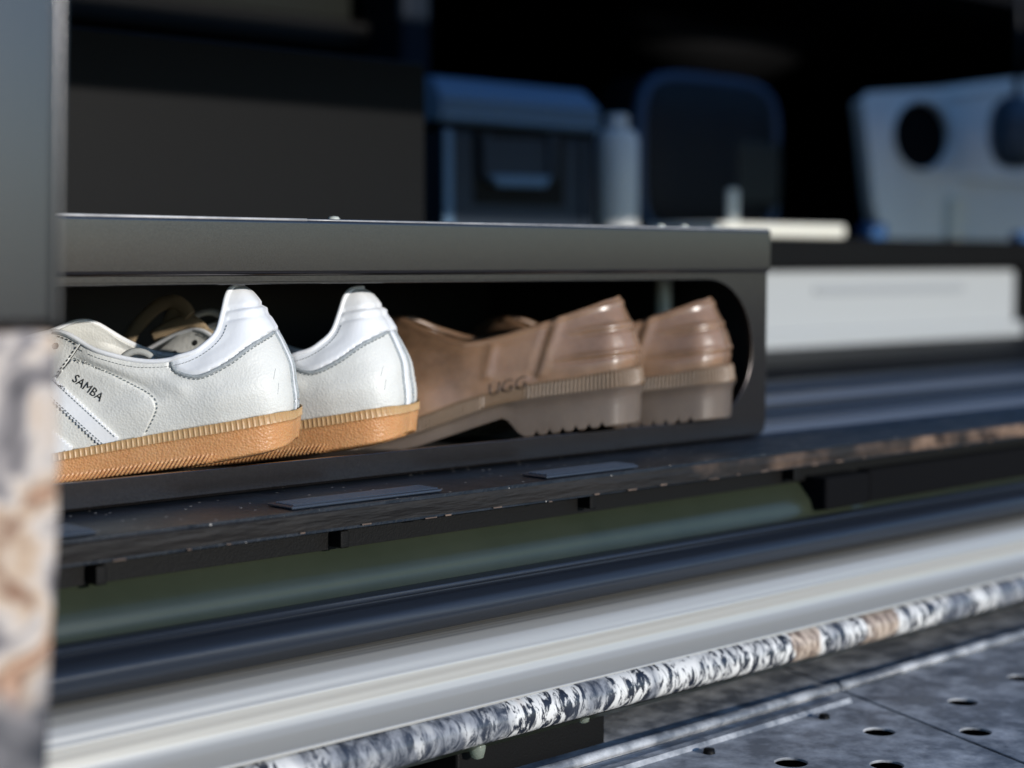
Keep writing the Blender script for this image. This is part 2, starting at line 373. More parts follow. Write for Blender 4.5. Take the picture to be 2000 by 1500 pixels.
# recessed strip under the board with its small tabs
yr = .694
prof_x('recess_strip', [(YE+.004, zb-.0002), (yr, zb-.0006), (yr, ZY(1150, yr))], XL, XR, MT['black'], van, smooth=False)
for px, py in ((190, 1122), (665, 1052), (1150, 978), (1547, 925)):
    c = P(px, py, Y=yr-.006)
    box('clip_tab', (c.x-.0028, yr-.010, c.z-.0045), (c.x+.0028, yr+.002, c.z+.0045), MT['black'], van, bv=.0008)
# dark green painted step
pf = smooth_prof([(Y, ZY(y1, Y)) for y1, Y in ((1146, .700), (1170, .6955), (1200, .6905), (1212, .6885), (1222, .6878), (1245, .6872), (1266, .683))], 26, 6)
prof_x('green_sill_paint', pf, XL, XR, MT['olive'], van, wob=.0001, n=60)
# dark upright bracket where the green paint ends on the right
bx0 = P(1600, 950, Y=.682).x
box('black_bracket', (bx0, .676, ZY(1250, .675)), (bx0+.05, .70, ZY(1140, .69)), MT['liner'], van, bv=.002)
box('black_bracket', (bx0+.06, .683, ZY(1250, .68)), (XR, .70, ZY(1140, .69)), MT['liner'], van, bv=.002)
# rubber seal: thin lip and round body
pf = [(Y, ZY(y1, Y)) for y1, Y in ((1258, .684), (1262, .678), (1268, .6735), (1275, .672), (1281, .6735), (1285, .6755), (1290, .673), (1300, .6665), (1315, .661), (1335, .6585), (1352, .6605), (1365, .666), (1374, .675))]
pf = [tuple(q) for q in catmull(pf, 4)]
prof_x('rubber_seal', pf, XL, XR, MT['rubber'], van, wob=.0004, n=60)
# glossy silver sill: two soft bulges and a crease
pf = [(Y, ZY(y1, Y)) for y1, Y in ((1362, .690), (1374, .683), (1384, .674), (1398, .665), (1420, .6578), (1444, .6546), (1455, .6540), (1460, .6526), (1480, .6530), (1500, .6530), (1520, .6516), (1540, .6480), (1560, .6425), (1576, .6365), (1584, .6370))]
pf = smooth_prof(pf, 130, 7)
sil = prof_x('silver_sill', pf, XL, XR, MT['silver'], van, wob=.00008, n=80)
tag(sil, 'glossy silver painted sill')
# camouflage covered rail
YC = .640; zc = (ZY(1578, YC)+ZY(1668, YC))/2; rc = (ZY(1578, YC)-ZY(1668, YC))/2
pts = [(x, YC+.0012*math.sin(x*7), zc+.0008*math.sin(x*11)) for x in np.linspace(XL, XR, 90)]
rail = tube('camouflage_rail', pts, rc, MT['camo'], van, seg=32)
tag(rail, 'round rail wrapped in bark camouflage print')
prof_x('rail_lip', [(YC-.004, zc-rc*.93), (YC+.002, zc-rc-.0035), (YC+.012, zc-rc-.0035), (YC+.014, zc-rc*.7)], XL, XR, MT['olive'], van, smooth=False)
for px, py in ((932, 1462), (1138, 1393)):
    c = P(px, py, Y=YC+.003)
    lathe('clear_clip', [(.0001, -.006), (.0035, -.0045), (.0045, 0), (.0045, .006), (.003, .007)], (c.x, YC+.003, c.z), mat('clear_plastic', (.55, .62, .5), .15, trans=.7), van, seg=20)
box('rail_hanger', (P(880, 1500, Y=.655).x, .650, zc-rc-.03), (P(1170, 1400, Y=.655).x, .70, zc-rc*.6), MT['black'], van, bv=.002)
prof_x('underside_panel', [(.664, ZY(1600, .66)), (.70, ZY(1640, .70)), (.72, -.32)], XL, XR, MT['black'], van, smooth=False)
# shell: roof, header above the opening, back and end walls
HZ = .232
box('door_header', (XL, .655, HZ), (XR, .72, HZ+.25), MT['liner'], van, bv=.004)
HX0, HX1, HY0, HY1 = .75, 3.15, .84, 1.52                       # added, unseen roof opening that lets sky light into the load space
for nm_, a, b in (('roof', (XL, .72), (XR, HY0)), ('roof', (XL, HY1), (XR, 2.65)), ('roof', (XL, HY0+.0001), (HX0, HY1-.0001)), ('roof', (HX1, HY0+.0001), (XR, HY1-.0001))):
    box(nm_, (a[0], a[1], HZ+.20), (b[0], b[1], HZ+.25), MT['liner'], van)
for a, b in (((HX0-.02, HY0-.02), (HX1+.02, HY0)), ((HX0-.02, HY1), (HX1+.02, HY1+.02)), ((HX0-.02, HY0+.001), (HX0-.001, HY1-.001)), ((HX1+.001, HY0+.001), (HX1+.02, HY1-.001))):
    box('sky_fill_frame', (a[0], a[1], HZ+.251), (b[0], b[1], HZ+.275), MT['black'], van, bv=.003)  # rim of the added roof opening for sky fill
box('back_wall', (XL, 2.6, FZ-.01), (XR, 2.65, HZ+.2), MT['liner'], van)
box('rear_corner_post', (XL-.03, .70, FZ-.01), (XL+.03, .80, HZ+.2), MT['liner'], van, bv=.004)
box('rear_corner_post', (XL-.03, 2.5, FZ-.01), (XL+.03, 2.599, HZ+.2), MT['liner'], van, bv=.004)
box('end_wall', (XR, .66, FZ-.01), (XR+.03, 2.65, HZ+.25), MT['liner'], van)
# inner sheet-metal rail behind the tall cabinet, and the blue-black post beside it
a = P(150, 20, Y=1.75); b = P(735, 40, Y=1.75)
prism('inner_wall_sheet', [(-.5, 1.80, .0), (b.x, 1.80, .0), (b.x, 1.80, .52), (-.5, 1.80, .52)], (0, .02, 0), MT['sheet'], van)
box('inner_rail', (-.5, 1.76, P(500, 75, Y=1.76).z), (b.x, 1.799, P(500, 15, Y=1.76).z), MT['black'], van, bv=.006)
box('inner_post', (b.x+.002, 1.70, FZ), (P(845, 60, Y=1.70).x, 1.79, .5), mat('dark_blue_post', (.004, .009, .018), .6, spec=.15), van, bv=.01)
# dark rounded bulge of the roof trim, top right
pt = []
for i in range(13):
    s = i/12; c = P(1200+420*s, 40+70*math.sin(math.pi*s)-30, Y=1.9); pt.append(c)
tube('roof_trim', pt, [.05+.03*math.sin(math.pi*i/12) for i in range(13)], MT['cabinet'], van, seg=20)

# rubber pads on the floor edge
def pad(x0, x1, y0, y1, label):
    p = empty('ribbed_pad', ((x0+x1)/2, (y0+y1)/2, FZ)); tag(p, label, 'pad', 'ribbed pads under the locker edge')
    box('base', (x0, y0, FZ+.0003), (x1, y1, FZ+.0018), MT['pad'], p, bv=.0008)
    n = 6
    for i in range(n):
        ya = y0+.002+(y1-y0-.004)*i/n; yb = ya+(y1-y0-.004)/n*.55
        box('rib', (x0+.002, ya, FZ+.0016), (x1-.001, yb, FZ+.0026), MT['pad'], p, bv=.0005, seg=2)
a = P(540, 992, Z=FZ); b = P(820, 955, Z=FZ)
pad(a.x, b.x, .682, .703, 'long grey ribbed rubber pad on the floor edge below the sneakers')
a = P(1035, 932, Z=FZ); b = P(1195, 908, Z=FZ)
pad(a.x, b.x, .682, .703, 'shorter ribbed rubber pad on the floor edge below the brown clogs')
a = P(60, 1050, Z=FZ); b = P(150, 1035, Z=FZ)
pad(a.x, b.x, .683, .711, 'worn ribbed rubber pad at the left, beside the grey door')

# ------------------------------------------------------------------ step plates, lower right
SZ = -.272
step = empty('side_step', (1.0, .5, GZ)); tag(step, 'worn black metal side step of perforated plates below the silver sill', 'step')
def s2(px, py): q = P(px, py, Z=SZ); return (q.x, q.y)
A = s2(1645, 1350); Bq = s2(1175, 1500)
rid0 = Vector((A[0]-.9, A[1]-.0, 0))
holes_px = [(1880, 1372), (1717, 1430), (1905, 1430), (1545, 1490), (1732, 1495), (1995, 1325)]
HR = .0090
yA = A[1]
dv = Vector(s2(1995, 1490))-Vector(A); dv.normalize()      # seam that runs to the lower right
dl = Vector(s2(1550, 1315))-Vector(A); dl.normalize()
def isleft(q): return (dv.x*(q[1]-A[1])-dv.y*(q[0]-A[0])) < 0
hl = [s2(*h) for h in holes_px]
hL = [q for q in hl if isleft(q)]; hR = [q for q in hl if not isleft(q)]
# more holes of the same grid further along, out of the frame
px_, py_ = .045, .034
gap = .0012
end = Vector(A)+dv*.30; endl = Vector(A)+dl*.12
fr = (Vector((0, 0, SZ)), (1, 0, 0), (0, 1, 0), (0, 0, 1))
perp = Vector((-dv.y, dv.x))
if perp.x < 0: perp = -perp
left_poly = [(A[0]-gap, yA-gap), (end.x-perp.x*gap, end.y-perp.y*gap), (A[0]-.9, end.y), (A[0]-.9, yA-gap)]
right_poly = [(A[0]+gap*1.4, yA-gap), (2.6, yA-gap), (2.6, end.y), (end.x+perp.x*gap, end.y+perp.y*gap)]
if left_poly[2][1] > left_poly[3][1]: left_poly = left_poly[::-1]
exL = [(hL[0][0]-i*.052 if hL else 0, (hL[0][1] if hL else 0)-j*.036) for i in range(3, 9) for j in range(0, 3)]
plate_holes('step_plate', left_poly, [circ(q[0], q[1], HR) for q in hL], .0008, fr, MT['step'], step)
plate_holes('step_plate', right_poly, [circ(q[0], q[1], HR) for q in hR], .0008, fr, MT['step'], step)
plate_holes('back_plate', [(A[0]-.9, yA+gap), (A[0]-gap, yA+gap), (endl.x-gap, endl.y), (A[0]-.9, endl.y)], [], .003, (Vector((0, 0, SZ+.001)), (1, 0, 0), (0, 1, 0), (0, 0, 1)), MT['step'], step)
plate_holes('back_plate', [(A[0]+gap, yA+gap), (2.6, yA+gap), (2.6, endl.y), (endl.x+gap, endl.y)], [], .003, (Vector((0, 0, SZ+.001)), (1, 0, 0), (0, 1, 0), (0, 0, 1)), MT['step'], step)
# raised rolled edge along the joint
for x0, x1 in ((A[0]-.9, A[0]-.003), (A[0]+.003, 2.6)):
    pp = [(x, yA+.004, SZ+.0022) for x in np.linspace(x0, x1, 12)]
    tube('rolled_edge', pp, .0042, MT['step'], step, seg=12, flat=.7)
for px in (1610, 1385):
    q = P(px, 1350+(1610-px)*.3+48, Z=SZ+.002)
    lathe('bolt', [(.0001, .003), (.003, .0028), (.0035, 0), (.0035, -.002)], (q.x, q.y, SZ), MT['black'], step, seg=14)
# folded channel below the left plate edge
prof_x('front_flange', [(yA-.012, SZ+.0005), (yA-.014, SZ+.003), (yA-.020, SZ+.003), (yA-.022, SZ+.0005)], A[0]-.9, A[0]-.02, MT['step'], step, smooth=False, n=12)
box('lower_tray', (A[0]-.9, .25, SZ-.06), (2.6, .80, SZ-.05), MT['liner'], step)

# ------------------------------------------------------------------ near door edge on the left
DY = .495
door = empty('open_door', (.1, DY, GZ)); tag(door, 'open grey door edge out of focus at the far left, bark camouflage wrap on its lower part', 'door')
def dx(px, py): return P(px, py, Y=DY).x
def dz(py): return P(110, py, Y=DY).z
zs = dz(640)
prism('panel', [(dx(-500, 400), DY, zs), (dx(112, 640), DY, zs), (dx(147, -60), DY, dz(-900)), (dx(-500, 0), DY, dz(-900))], (0, .03, 0), MT['door'], door, bv=.003)
prism('edge_trim', [(dx(103, 640), DY-.0015, zs), (dx(116, 640), DY-.0015, zs), (dx(153, -60), DY-.0015, dz(-900)), (dx(130, -60), DY-.0015, dz(-900))], (0, .020, 0), MT['door'], door, bv=.0015)
lw = prism('lower_wrap', [(dx(-500, 700), DY-.004, dz(2500)), (dx(60, 1560), DY-.004, dz(2500)), (dx(82, 1560), DY-.004, dz(1600)), (dx(92, 1300), DY-.004, dz(1300)), (dx(108, 1000), DY-.004, dz(1000)), (dx(106, 660), DY-.004, zs-.001), (dx(-500, 660), DY-.004, zs-.001)], (0, .034, 0), MT['camo2'], door, bv=.003)
tag(lw, 'lower part wrapped in tan and grey bark camouflage')

# ------------------------------------------------------------------ shoe locker
Y0 = .744
LX0, LX1 = .22, P(1497, 600, Y=Y0).x
zt, zl = ZY(541, Y0), ZY(1010, Y0)
ZT = P(800, 431, Y=Y0-.003).z; ZLB = P(800, 537, Y=Y0-.003).z
loc = empty('shoe_locker', ((LX0+LX1)/2, Y0+.14, FZ)); tag(loc, 'low grey steel shoe locker with a long round-ended opening, shoes inside', 'locker')
OT, OB = -.0114, -.1067; OR = P(1468, 665, Y=Y0).x
r = (OT-OB)/2
hole = [(LX0+.03, OB), (OR-r, OB)] + [(OR-r+r*math.sin(a), (OT+OB)/2-r*math.cos(a)) for a in np.linspace(0, math.pi, 36)[1:-1]] + [(OR-r, OT), (LX0+.03, OT)]
ZB = zl+.003
plate_holes('front_plate', [(LX0, ZB+.0), (LX1-.006, ZB+.0), (LX1-.0018, ZB+.0022), (LX1, ZB+.008), (LX1, ZLB+.004), (LX0, ZLB+.004)], [hole], .0022, (Vector((0, Y0, 0)), (1, 0, 0), (0, 0, 1), (0, -1, 0)), MT['powder'], loc)
# folded-back lower edge and upper joint line
prof_x('bottom_fold', [(Y0+.0005, ZB+.0012), (Y0+.0015, ZB-.0012), (Y0+.006, ZB-.0022), (Y0+.03, ZB-.0022)], LX0, LX1-.004, MT['powder'], loc, smooth=True, n=4)
prof_x('joint_flange', [(Y0-.0008, ZLB-.0022), (Y0-.0008, ZLB-.0030), (Y0-.0002, ZLB-.0034)], LX0, LX1-.0005, MT['powder'], loc, smooth=False, n=2)
# lid with rounded corners
lx1 = P(1508, 480, Y=Y0-.003).x
lid = prism('lid', [(LX0, Y0-.0032, ZLB), (LX0, Y0+.285, ZLB), (lx1, Y0+.285, ZLB), (lx1, Y0-.0032, ZLB)], (0, 0, ZT-ZLB), MT['powder'], loc)
bevel(lid, .0028, 4)
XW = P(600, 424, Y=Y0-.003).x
for xa_, xb2, rr_ in ((LX0+.003, XW, .0008), (XW+.0002, lx1-.004, .00045)):  # rim highlight shaped as a pale bead, thicker where the sun glint is brighter
    ew = tube('lid_edge_glint', [(x, Y0-.0032+.00082, ZT-.00082) for x in np.linspace(xa_, xb2, 20)], rr_, MT['worn'], lid, seg=10)
    tag(ew, 'thin pale bead along the lid edge, standing for its sun highlight')
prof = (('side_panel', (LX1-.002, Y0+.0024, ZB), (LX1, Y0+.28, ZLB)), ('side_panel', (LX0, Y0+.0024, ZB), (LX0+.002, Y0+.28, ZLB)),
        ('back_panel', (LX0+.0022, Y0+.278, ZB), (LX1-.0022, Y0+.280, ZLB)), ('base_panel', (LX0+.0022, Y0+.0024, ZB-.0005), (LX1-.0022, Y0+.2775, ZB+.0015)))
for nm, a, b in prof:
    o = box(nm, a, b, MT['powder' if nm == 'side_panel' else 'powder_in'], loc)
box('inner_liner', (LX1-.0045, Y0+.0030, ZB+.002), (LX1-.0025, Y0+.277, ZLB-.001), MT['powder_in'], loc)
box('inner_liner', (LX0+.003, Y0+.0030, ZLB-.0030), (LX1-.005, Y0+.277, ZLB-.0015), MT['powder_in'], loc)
for px in (652, 1290, 1335, 1395):
    q = P(px, 430, Y=Y0+.03); 
    lathe('lid_bolt', [(.0001, .0022), (.0026, .0018), (.0036, .0004), (.0036, -.001)], (P(px, 425, Y=Y0+.016).x, Y0+.016, ZT), MT['steel'], lid, seg=16)
# galvanised bolt tube near the right end inside the locker
q = P(1297, 560, Y=Y0+.075)
lathe('threaded_post', [(.0066, .0)]+[(.0066+(.0006 if i % 2 else -.0003), -.0028*i) for i in range(1, 12)]+[(.0040, -.032)], (q.x, Y0+.075, ZLB-.003), MT['steel'], loc, seg=20)

# ------------------------------------------------------------------ shoe building tools
class Frame:
    def __init__(s, O, az):
        s.O = Vector(O); s.az = az; s.A = Vector((math.cos(R(az)), math.sin(R(az)), 0)); s.N = Vector((-math.sin(R(az)), math.cos(R(az)), 0))
        s.c = s.loc(Vector((0, 0, 0)))
    def loc(s, p): q = p-s.O; return Vector((q.dot(s.A), q.dot(s.N), q.z))
    def dirn(s, d): return Vector((d.dot(s.A), d.dot(s.N), d.z))
    def pix(s, px, py, v):
        d = ray(px, py); t = (v+s.O.dot(s.N))/d.dot(s.N); return s.loc(d*t)
    def grid(s, G):
        out = np.zeros_like(G)
        for idx in np.ndindex(G.shape[:-1]): out[idx] = s.pix(*G[idx])
        return out
    def hit(s, bvh, px, py, off=0.0):
        d = s.dirn(ray(px, py)).normalized()
        h = bvh.ray_cast(s.c, d)
        if h[0] is None: return None, None
        n = h[1] if h[1].dot(d) < 0 else -h[1]
        return h[0]+n*off, n
def dense(rows, su, sv):
    rows = np.array(rows, float)
    a = np.array([catmull(r_, su) for r_ in rows])
    b = catmull(a, sv)
    b[:, 0, 2] = 0; b[:, -1, 2] = 0; b[..., 2] = np.maximum(b[..., 2], 0)
    return b
def normals(L):
    du = np.gradient(L, axis=1); dvv = np.gradient(L, axis=0)
    n = np.cross(du, dvv); n /= (np.linalg.norm(n, axis=-1, keepdims=True)+1e-12)
    k = (L.shape[0]//2, L.shape[1]//3)
    if n[k][1] < 0: n = -n
    return n
def both(L):
    far = L*np.array([1, -1, 1])
    return np.concatenate([far[:, :0:-1], L], axis=1)
def grid_faces(V, Mc, mask=None):
    f = []
    for i in range(V-1):
        for j in range(Mc-1):
            if mask is None or mask[i, j]: f.append((i*Mc+j, i*Mc+j+1, (i+1)*Mc+j+1, (i+1)*Mc+j))
    return f
def gmesh(name, G, m, parent, mask=None, solid=0, up_off=1):
    V, Mc = G.shape[:2]; vs = G.reshape(-1, 3); fs = grid_faces(V, Mc, mask)
    used = sorted({i for f_ in fs for i in f_}); mp_ = {a_: b_ for b_, a_ in enumerate(used)}
    me_v = [tuple(vs[i]) for i in used]; fs = [tuple(mp_[i] for i in f_) for f_ in fs]
    me = bpy.data.meshes.new(name); me.from_pydata(me_v, [], fs); me.update()
    bm = bmesh.new(); bm.from_mesh(me); bmesh.ops.remove_doubles(bm, verts=bm.verts, dist=1e-6)
    bmesh.ops.recalc_face_normals(bm, faces=bm.faces)
    bm.to_mesh(me); bm.free(); me.polygons.foreach_set('use_smooth', [True]*len(me.polygons)); me.materials.append(m)
    o = bpy.data.objects.new(name, me); COL.objects.link(o); o.parent = parent
    if solid:
        # make sure the shell faces outwards before it is thickened inwards
        c = sum((p.center.y*p.normal.y*p.area for p in me.polygons))
        if c < 0: me.flip_normals()
        sm = o.modifiers.new('thickness', 'SOLIDIFY'); sm.thickness = solid; sm.offset = -1
    return o
def surf_path(fr, bvh, pts, off, step=2.0):
    out = []
    for a_, b_ in zip(pts[:-1], pts[1:]):
        L_ = math.dist(a_, b_); n_ = max(1, int(L_/step))
        for i in range(n_):
            t = i/n_; h = fr.hit(bvh, a_[0]+(b_[0]-a_[0])*t, a_[1]+(b_[1]-a_[1])*t, off)
            if h[0] is not None: out.append(h)
    h = fr.hit(bvh, *pts[-1], off)
    if h[0] is not None: out.append(h)
    return out
def smooth_px(pts, sub=6): return [tuple(q) for q in catmull(pts, sub)]
def seam(name, fr, bvh, pts, r_, m, parent, off=0.0, flat=.6):
    h = surf_path(fr, bvh, smooth_px(pts), off)
    if len(h) < 3: return None
    P3 = np.array([tuple(q[0]) for q in h])
    for _ in range(2): P3[1:-1] = (P3[:-2]+P3[1:-1]*2+P3[2:])/4
    return tube(name, [tuple(q) for q in P3], r_, m, parent, seg=8, raw=True, flat=flat, up=(0, 1, 0))
def stitches(name, fr, bvh, pts, m, parent, period=.0019, ln=.0012, wd=.00028, off=.0002):
    h = surf_path(fr, bvh, smooth_px(pts), off, 1.0); v = []; f = []; acc = 0; last = None; start = None
    for p_, n_ in h:
        if last is not None:
            if (p_-last).length > .004: start = None; acc = 0
            else: acc += (p_-last).length
        last = p_
        if start is None: start = p_; sn = n_; acc = 0
        elif acc >= ln and start is not False and start is not None and acc < period:
            t = (p_-start).normalized(); s_ = t.cross(sn).normalized()*wd; k = len(v); up_ = sn*.0003
            v += [start-s_, start+s_, p_+s_, p_-s_, start-s_*.5+up_, start+s_*.5+up_, p_+s_*.5+up_, p_-s_*.5+up_]
            f += [(k+4, k+5, k+6, k+7), (k, k+1, k+5, k+4), (k+1, k+2, k+6, k+5), (k+2, k+3, k+7, k+6), (k+3, k, k+4, k+7)]
            acc = period*2
        elif acc > period*2+(period-ln): start = None; acc = 0
    if not v: return None
    return mesh(name, v, f, m, parent, off=(0, 0, 0))
def patch(name, fr, bvh, poly, m, parent, off=.0006, thick=.0008, step=4.0):
    """sheet that follows the shoe: outline in the side view, laid on the surface"""
    cu = bpy.data.curves.new('tmp', 'CURVE'); cu.dimensions = '2D'; cu.fill_mode = 'BOTH'
    sp = cu.splines.new('POLY'); sp.points.add(len(poly)-1); sp.use_cyclic_u = True
    for q, (a_, b_) in zip(sp.points, poly): q.co = (a_, b_, 0, 1)
    ob = bpy.data.objects.new('tmp', cu); COL.objects.link(ob); dg = bpy.context.evaluated_depsgraph_get(); dg.update()
    me = bpy.data.meshes.new_from_object(ob.evaluated_get(dg)); bpy.data.objects.remove(ob)
    bm = bmesh.new(); bm.from_mesh(me); bpy.data.meshes.remove(me)
    for _ in range(7):
        es = [e for e in bm.edges if e.calc_length() > step and not (e.is_boundary and e.calc_length() < step*1.5)]
        if not es: break
        bmesh.ops.subdivide_edges(bm, edges=es, cuts=1, use_grid_fill=False)
        bmesh.ops.triangulate(bm, faces=bm.faces[:])
    dead = []
    for v in bm.verts:
        h, n_ = fr.hit(bvh, v.co.x, v.co.y, off)
        if h is None: dead.append(v)
        else: v.co = h
    bmesh.ops.delete(bm, geom=dead, context='VERTS')
    bad = [f_ for f_ in bm.faces if max(e.calc_length() for e in f_.edges) > .02]
    bmesh.ops.delete(bm, geom=bad, context='FACES')
    me = bpy.data.meshes.new(name); bm.normal_update()
    if sum(f_.normal.y*f_.calc_area() for f_ in bm.faces) < 0: bmesh.ops.reverse_faces(bm, faces=bm.faces)
    bm.to_mesh(me); bm.free()
    me.polygons.foreach_set('use_smooth', [True]*len(me.polygons)); me.materials.append(m)
    o = bpy.data.objects.new(name, me); COL.objects.link(o); o.parent = parent
    if thick:
        sm = o.modifiers.new('thickness', 'SOLIDIFY'); sm.thickness = thick; sm.offset = -1
    return o
def text_on(name, txt, fr, bvh, org, ex, ey, size, m, parent, off=.0002, thick=.0003, font_off=0.0, shear=0):
    cu = bpy.data.curves.new('tmp', 'FONT'); cu.body = txt; cu.size = 1; cu.resolution_u = 4; cu.offset = font_off; cu.shear = shear
    ob = bpy.data.objects.new('tmp', cu); COL.objects.link(ob); dg = bpy.context.evaluated_depsgraph_get(); dg.update()
    me = bpy.data.meshes.new_from_object(ob.evaluated_get(dg)); bpy.data.objects.remove(ob)
    bm = bmesh.new(); bm.from_mesh(me); bpy.data.meshes.remove(me)
    for v in bm.verts:
        a_, b_ = v.co.x*size, v.co.y*size
        h, n_ = fr.hit(bvh, org[0]+ex[0]*a_+ey[0]*b_, org[1]+ex[1]*a_+ey[1]*b_, off)
        v.co = h if h is not None else fr.pix(org[0]+ex[0]*a_+ey[0]*b_, org[1]+ex[1]*a_+ey[1]*b_, .036)
    me = bpy.data.meshes.new(name); bm.to_mesh(me); bm.free(); me.materials.append(m)
    o = bpy.data.objects.new(name, me); COL.objects.link(o); o.parent = parent
    sm = o.modifiers.new('thickness', 'SOLIDIFY'); sm.thickness = thick; sm.offset = 0
    return o
def bvh_of(*objs):
    vs = []; fs = []
    for o in objs:
        k = len(vs); vs += [v.co.copy() for v in o.data.vertices]; fs += [[k+i for i in p.vertices] for p in o.data.polygons]
    return BVHTree.FromPolygons(vs, fs)
def segdist(x, y, a_, b_):
    ax, ay = a_; bx_, by_ = b_; dx_, dy_ = bx_-ax, by_-ay; L2 = dx_*dx_+dy_*dy_
    t = np.clip(((x-ax)*dx_+(y-ay)*dy_)/L2, 0, 1); return np.hypot(x-(ax+t*dx_), y-(ay+t*dy_)), t
def polydist(x, y, pts):
    d = None
    for a_, b_ in zip(pts[:-1], pts[1:]):
        q, _ = segdist(x, y, a_, b_); d = q if d is None else np.minimum(d, q)
    return d

# ------------------------------------------------------------------ sneakers
T1 = .92
O1 = P(583, 873, t=T1)
f1 = Frame(O1, 135)
sn = empty('sneaker', O1, R(135)); sn['_local'] = 1
tag(sn, 'nearer white leather sneaker with orange gum sole and serrated side stripes, leftmost in the locker', 'sneaker', 'white sneakers in the locker')
rows = [
 [(581,799,0),(579,800,.008),(572,802,.016),(556,804,.0235),(530,809,.029),(490,817,.032),(440,826,.033),(380,836,.0325),(300,850,.031),(200,869,.031),(115,885,.034),(0,906,.041),(-100,923,.046),(-200,939,.047),(-300,951,.042),(-370,958,.03),(-410,961,.015),(-420,962,0)],
 [(580,758,0),(578,759,.008),(570,760,.0165),(553,762,.0245),(527,765,.0305),(487,770,.0345),(437,776,.036),(380,784,.035),(300,797,.034),(200,820,.033),(115,840,.0345),(0,868,.04),(-100,890,.043),(-200,908,.0435),(-300,926,.038),(-370,940,.027),(-405,948,.013),(-414,950,0)],
 [(570,700,0),(568,701,.007),(560,702,.0145),(542,704,.022),(515,708,.0278),(472,716,.032),(425,728,.034),(375,742,.034),(300,758,.033),(200,770,.031),(115,780,.031),(0,805,.034),(-100,838,.035),(-200,868,.034),(-300,897,.03),(-365,920,.02),(-395,930,.01),(-403,933,0)],
 [(546,652,0),(544,653,.006),(536,655,.0125),(520,658,.0185),(495,666,.0238),(460,682,.028),(420,702,.031),(375,722,.032),(300,733,.032),(200,722,.030),(115,705,.026),(0,735,.025),(-100,785,.024),(-200,832,.022),(-300,875,.018),(-355,903,.012),(-382,917,.006),(-390,921,0)],
 [(515,601,0),(513,601,.005),(507,603,.010),(497,608,.015),(480,632,.0205),(452,664,.025),(418,687,.0285),(375,708,.0305),(300,718,.0313),(200,702,.029),(115,674,.0225),(0,705,.019),(-100,765,.017),(-200,820,.014),(-300,868,.010),(-348,898,.006),(-374,912,.003),(-383,916,0)],
 [(497,573,0),(491,572,.0045),(483,573,.0085),(474,585,.0125),(461,618,.018),(440,656,.0238),(414,680,.0275),(375,700,.0298),(300,711,.0307),(200,694,.0286),(115,658,.021),(0,694,.014),(-100,759,.013),(-200,817,.009),(-300,866,.005),(-345,896,.003),(-371,911,.0015),(-380,915,0)],
 [(478,560,0),(469,561,.0045),(459,566,.0085),(450,580,.012),(443,612,.0165),(432,650,.0225),(410,674,.0265),(375,694,.029),(300,706.5,.0300),(200,687,.028),(115,648,.020),(0,688,.012),(-100,756,.012),(-200,815,.008),(-300,865,0),(-343,895,0),(-369,910,0),(-379,914,0)],
]
G = dense(rows, 9, 9)
X_, Y_ = G[..., 0], G[..., 1]
# collar boundary in the side view (px): white padded leather above, grained quarter below
CL = [(118,640),(341,706),(345,719),(359,730),(387,736),(412,730),(454,708),(496,677),(538,651),(560,640),(620,620)]
clx = [341,343,347,353,362,374,387,400,412,454,496,538,560,620]; cly = [706,714,721,727,731,735,736,734,730,708,677,651,640,620]
cy = np.interp(X_, clx, cly)
above = np.clip((cy-Y_)/10, 0, 1)*(X_ > 341)
L = f1.grid(G); N_ = normals(L)
disp = .0014*above*np.clip((X_-341)/12, 0, 1)
# two folds across the heel tab
for a_, b_ in (((455,606),(514,597)), ((455,625),(526,614))):
    d_, _ = segdist(X_, Y_, a_, b_); disp -= .0011*np.exp(-(d_/3.2)**2)
d_, _ = segdist(X_, Y_, (455,615), (520,606)); disp += .0006*np.exp(-(d_/4)**2)
# padding between collar edge and quarter panel
d_ = polydist(X_, Y_, [(150,700),(230,732),(286,757),(312,778)]); disp -= .0012*np.exp(-(d_/7)**2)
d_ = polydist(X_, Y_, [(180,698),(250,722),(320,738),(360,760)]); disp += .0011*np.exp(-(d_/14)**2)
# soft wear wrinkles near the heel and above the sole
disp += .00022*np.sin(Y_*.55+np.sin(X_*.05)*2)*np.exp(-((X_-555)/28)**2)*np.exp(-((Y_-765)/30)**2)
disp += .00030*np.sin((Y_*1.0+X_*.35)*.5)*np.exp(-((Y_-(990-.33*X_))/12)**2)*(X_ > 320)*(X_ < 540)
disp += .0004*np.sin(X_*.045+Y_*.03)*np.sin(Y_*.06+1)*(above < .1)
L = L+N_*disp[..., None]; L[:, 0, 1] = 0; L[:, -1, 1] = 0
FG = both(L)
# medial side stands a little higher at the throat
thr = np.exp(-((X_-150)/70)**2)*np.clip((800-Y_)/120, 0, 1)
bo = np.concatenate([thr[:, :0:-1], thr*0], axis=1); FG[..., 2] += bo*.0052
up_face = np.concatenate([above[:, :0:-1], above], axis=1); up_face = (up_face[:-1, :-1] > .01)
collar = gmesh('collar', FG, MT['smooth'], sn, mask=up_face, solid=.0036)
upper = gmesh('upper', FG, MT['leather'], sn, mask=~up_face, solid=.0030)
b1 = bvh_of(upper, collar)
# piping along the topline
ntop = FG.shape[1]; mid = (ntop-1)//2
k_end = int(np.argmin(abs(X_[-1]+200)))
top = FG[-1, mid-k_end:mid+k_end+1]
tube('topline_piping', [tuple(q) for q in top], .0014, MT['smooth'], sn, seg=10, raw=True, up=(0, 1, 0))
